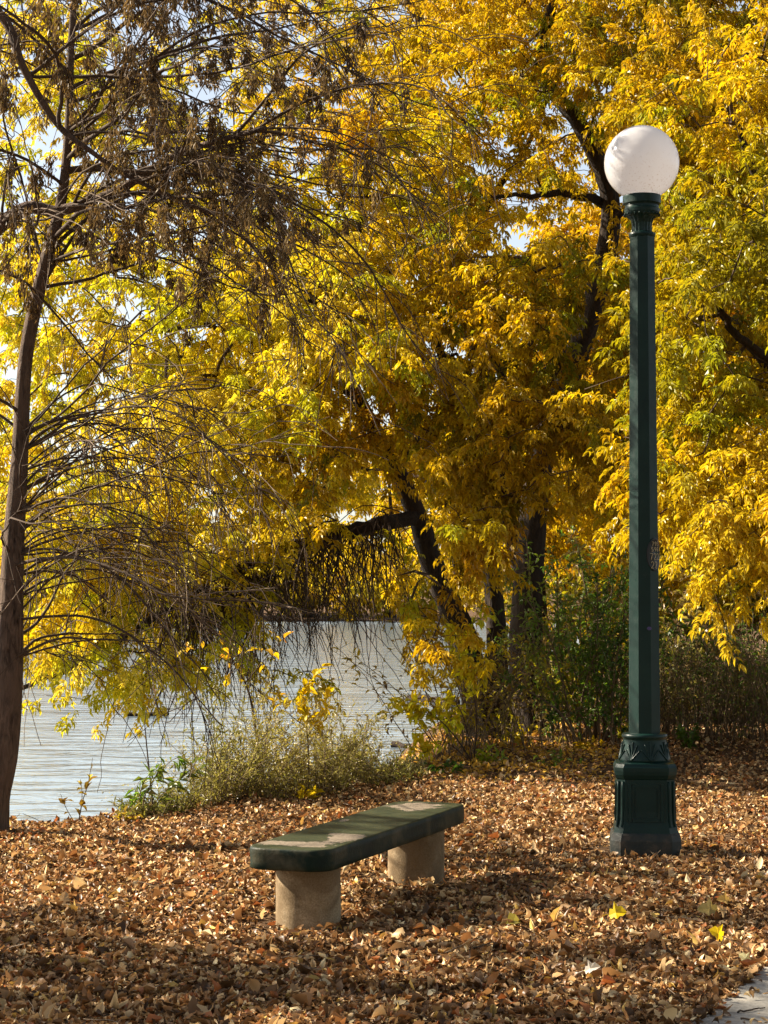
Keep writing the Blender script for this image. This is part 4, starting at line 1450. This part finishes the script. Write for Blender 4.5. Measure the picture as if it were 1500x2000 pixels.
yel = np.clip((lp[:, 1] - 15.5) / 3, 0, .55) * (lp[:, 0] < 2.2)
isy = R.random(n) < yel
colr[isy] = np.array([.60, .36, .05]) * R.uniform(.7, 1.2, (isy.sum(), 1))
L = np.clip(R.lognormal(math.log(.030), .36, n), .014, .09)
W = np.maximum(L * R.uniform(.28, .75, n), .010)
curl = np.stack([R.normal(-.1, .55, n), R.normal(.2, .6, n)], 1)
lt = MB()
big = R.random(n) < .045
put_leaves(lt, pos[~big], d[~big], up[~big], L[~big], W[~big], colr[~big], DRYLEAF, 0, curl[~big], True)
put_leaves(lt, pos[big], d[big], up[big], L[big] * .95, L[big] * .85, colr[big], MAPLE, 0, curl[big] * .6)
# leaf stalks and small sticks
for _ in range(700):
    p = np.array([R.uniform(-2.6, 3.2), R.uniform(6.2, 13), 0])
    if (p[:2] - pe0) @ pn > 0:
        continue
    p[2] = float(height(p[0], p[1])) + .035
    a = R.uniform(0, 6.3)
    Ls = R.uniform(.05, .16)
    v = np.array([math.cos(a), math.sin(a), R.normal(0, .25)]) * Ls
    lt.tube(np.array([p, p + v * .5 + R.normal(0, .006, 3), p + v]), R.uniform(.0012, .0026), 4, col=R.choice([.08, .2, .3]) * np.array([1, .72, .45]), cap=False)
o = lt.build("leaf_litter", M['litter'])
tag(o, "carpet of dry brown fallen leaves", "leaf litter", kind='stuff')

# the few bright leaves one can pick out on the litter
R = np.random.default_rng(210)
for i, (x, y, L, W, c, tl, shp, lab) in enumerate((
        (1188, 1817, .085, .095, YEL * 1.15, .25, MAPLE, "bright yellow fallen leaf below the lamp, centre of the near litter"),
        (1415, 1856, .075, .085, YEL * 1.2, .55, MAPLE, "brightest yellow fallen leaf, near the path corner"),
        (1404, 1802, .10, .10, np.array([.42, .32, .11]), .1, MAPLE, "large dull olive yellow leaf in the shade right of the lamp's foot"),
        (1428, 1790, .07, .07, np.array([.45, .30, .10]), .2, MAPLE, "smaller tan yellow leaf lying just behind the dull olive one"),
        (990, 1828, .09, .07, np.array([.28, .24, .06]), .05, LEAF, "olive green fallen leaf in shade, right of the bench legs"),
        (1080, 1832, .075, .035, np.array([.50, .34, .14]), 1.2, LEAF, "tan leaf standing on edge in the near litter"),
        (1041, 1846, .05, .022, np.array([.75, .62, .34]), 1.35, LEAF, "slim pale leaf standing upright left of the tan one"),
        (1466, 1912, .06, .05, np.array([.75, .68, .36]), .6, MAPLE, "curled cream yellow leaf on the edge of the path"),
        (1140, 1932, .07, .06, np.array([.74, .68, .60]), .4, MAPLE, "curled whitish leaf in the near foreground"))):
    p = gpt(x, y)
    p[2] = float(height(p[0], p[1])) + .062
    mb = MB()
    a = R.choice([0, math.pi]) + R.normal(0, .4)
    dd = np.array([[math.cos(a) * math.cos(tl), math.sin(a) * math.cos(tl), math.sin(tl)]])
    uu = nrmz(np.array([[-.25, -.85, .75]]))
    put_leaves(mb, np.zeros((1, 3)), dd, uu, L, W, c[None] * np.ones((1, 3)), shp, 0, np.array([[-.35, .3]]))
    mb.tube(np.array([[0, 0, 0], -dd[0] * L * .3, -dd[0] * L * .55 + (0, 0, -.01)]), .0013, 5, col=c * .7)
    o = mb.build("fallen_leaf", M['leaf'])
    o.location = p
    tag(o, lab, "leaf")
for (x0, y0, x1, y1, lab) in ((1440, 1976, 1494, 1968, "thin dark twig lying on the path corner"), (1445, 1988, 1490, 1996, "fine grey twig on the path, nearest the camera")):
    a, b = gpt(x0, y0, .032), gpt(x1, y1, .032)
    t = np.linspace(0, 1, 9)[:, None]
    P = a + (b - a) * t + R.normal(0, .004, (9, 3)) * (1, 1, .3)
    mb = MB()
    mb.tube(P - a, np.linspace(.004, .002, 9), 6)
    o = mb.build("fallen_twig", M['twig'])
    o.location = a
    tag(o, lab, "twig")
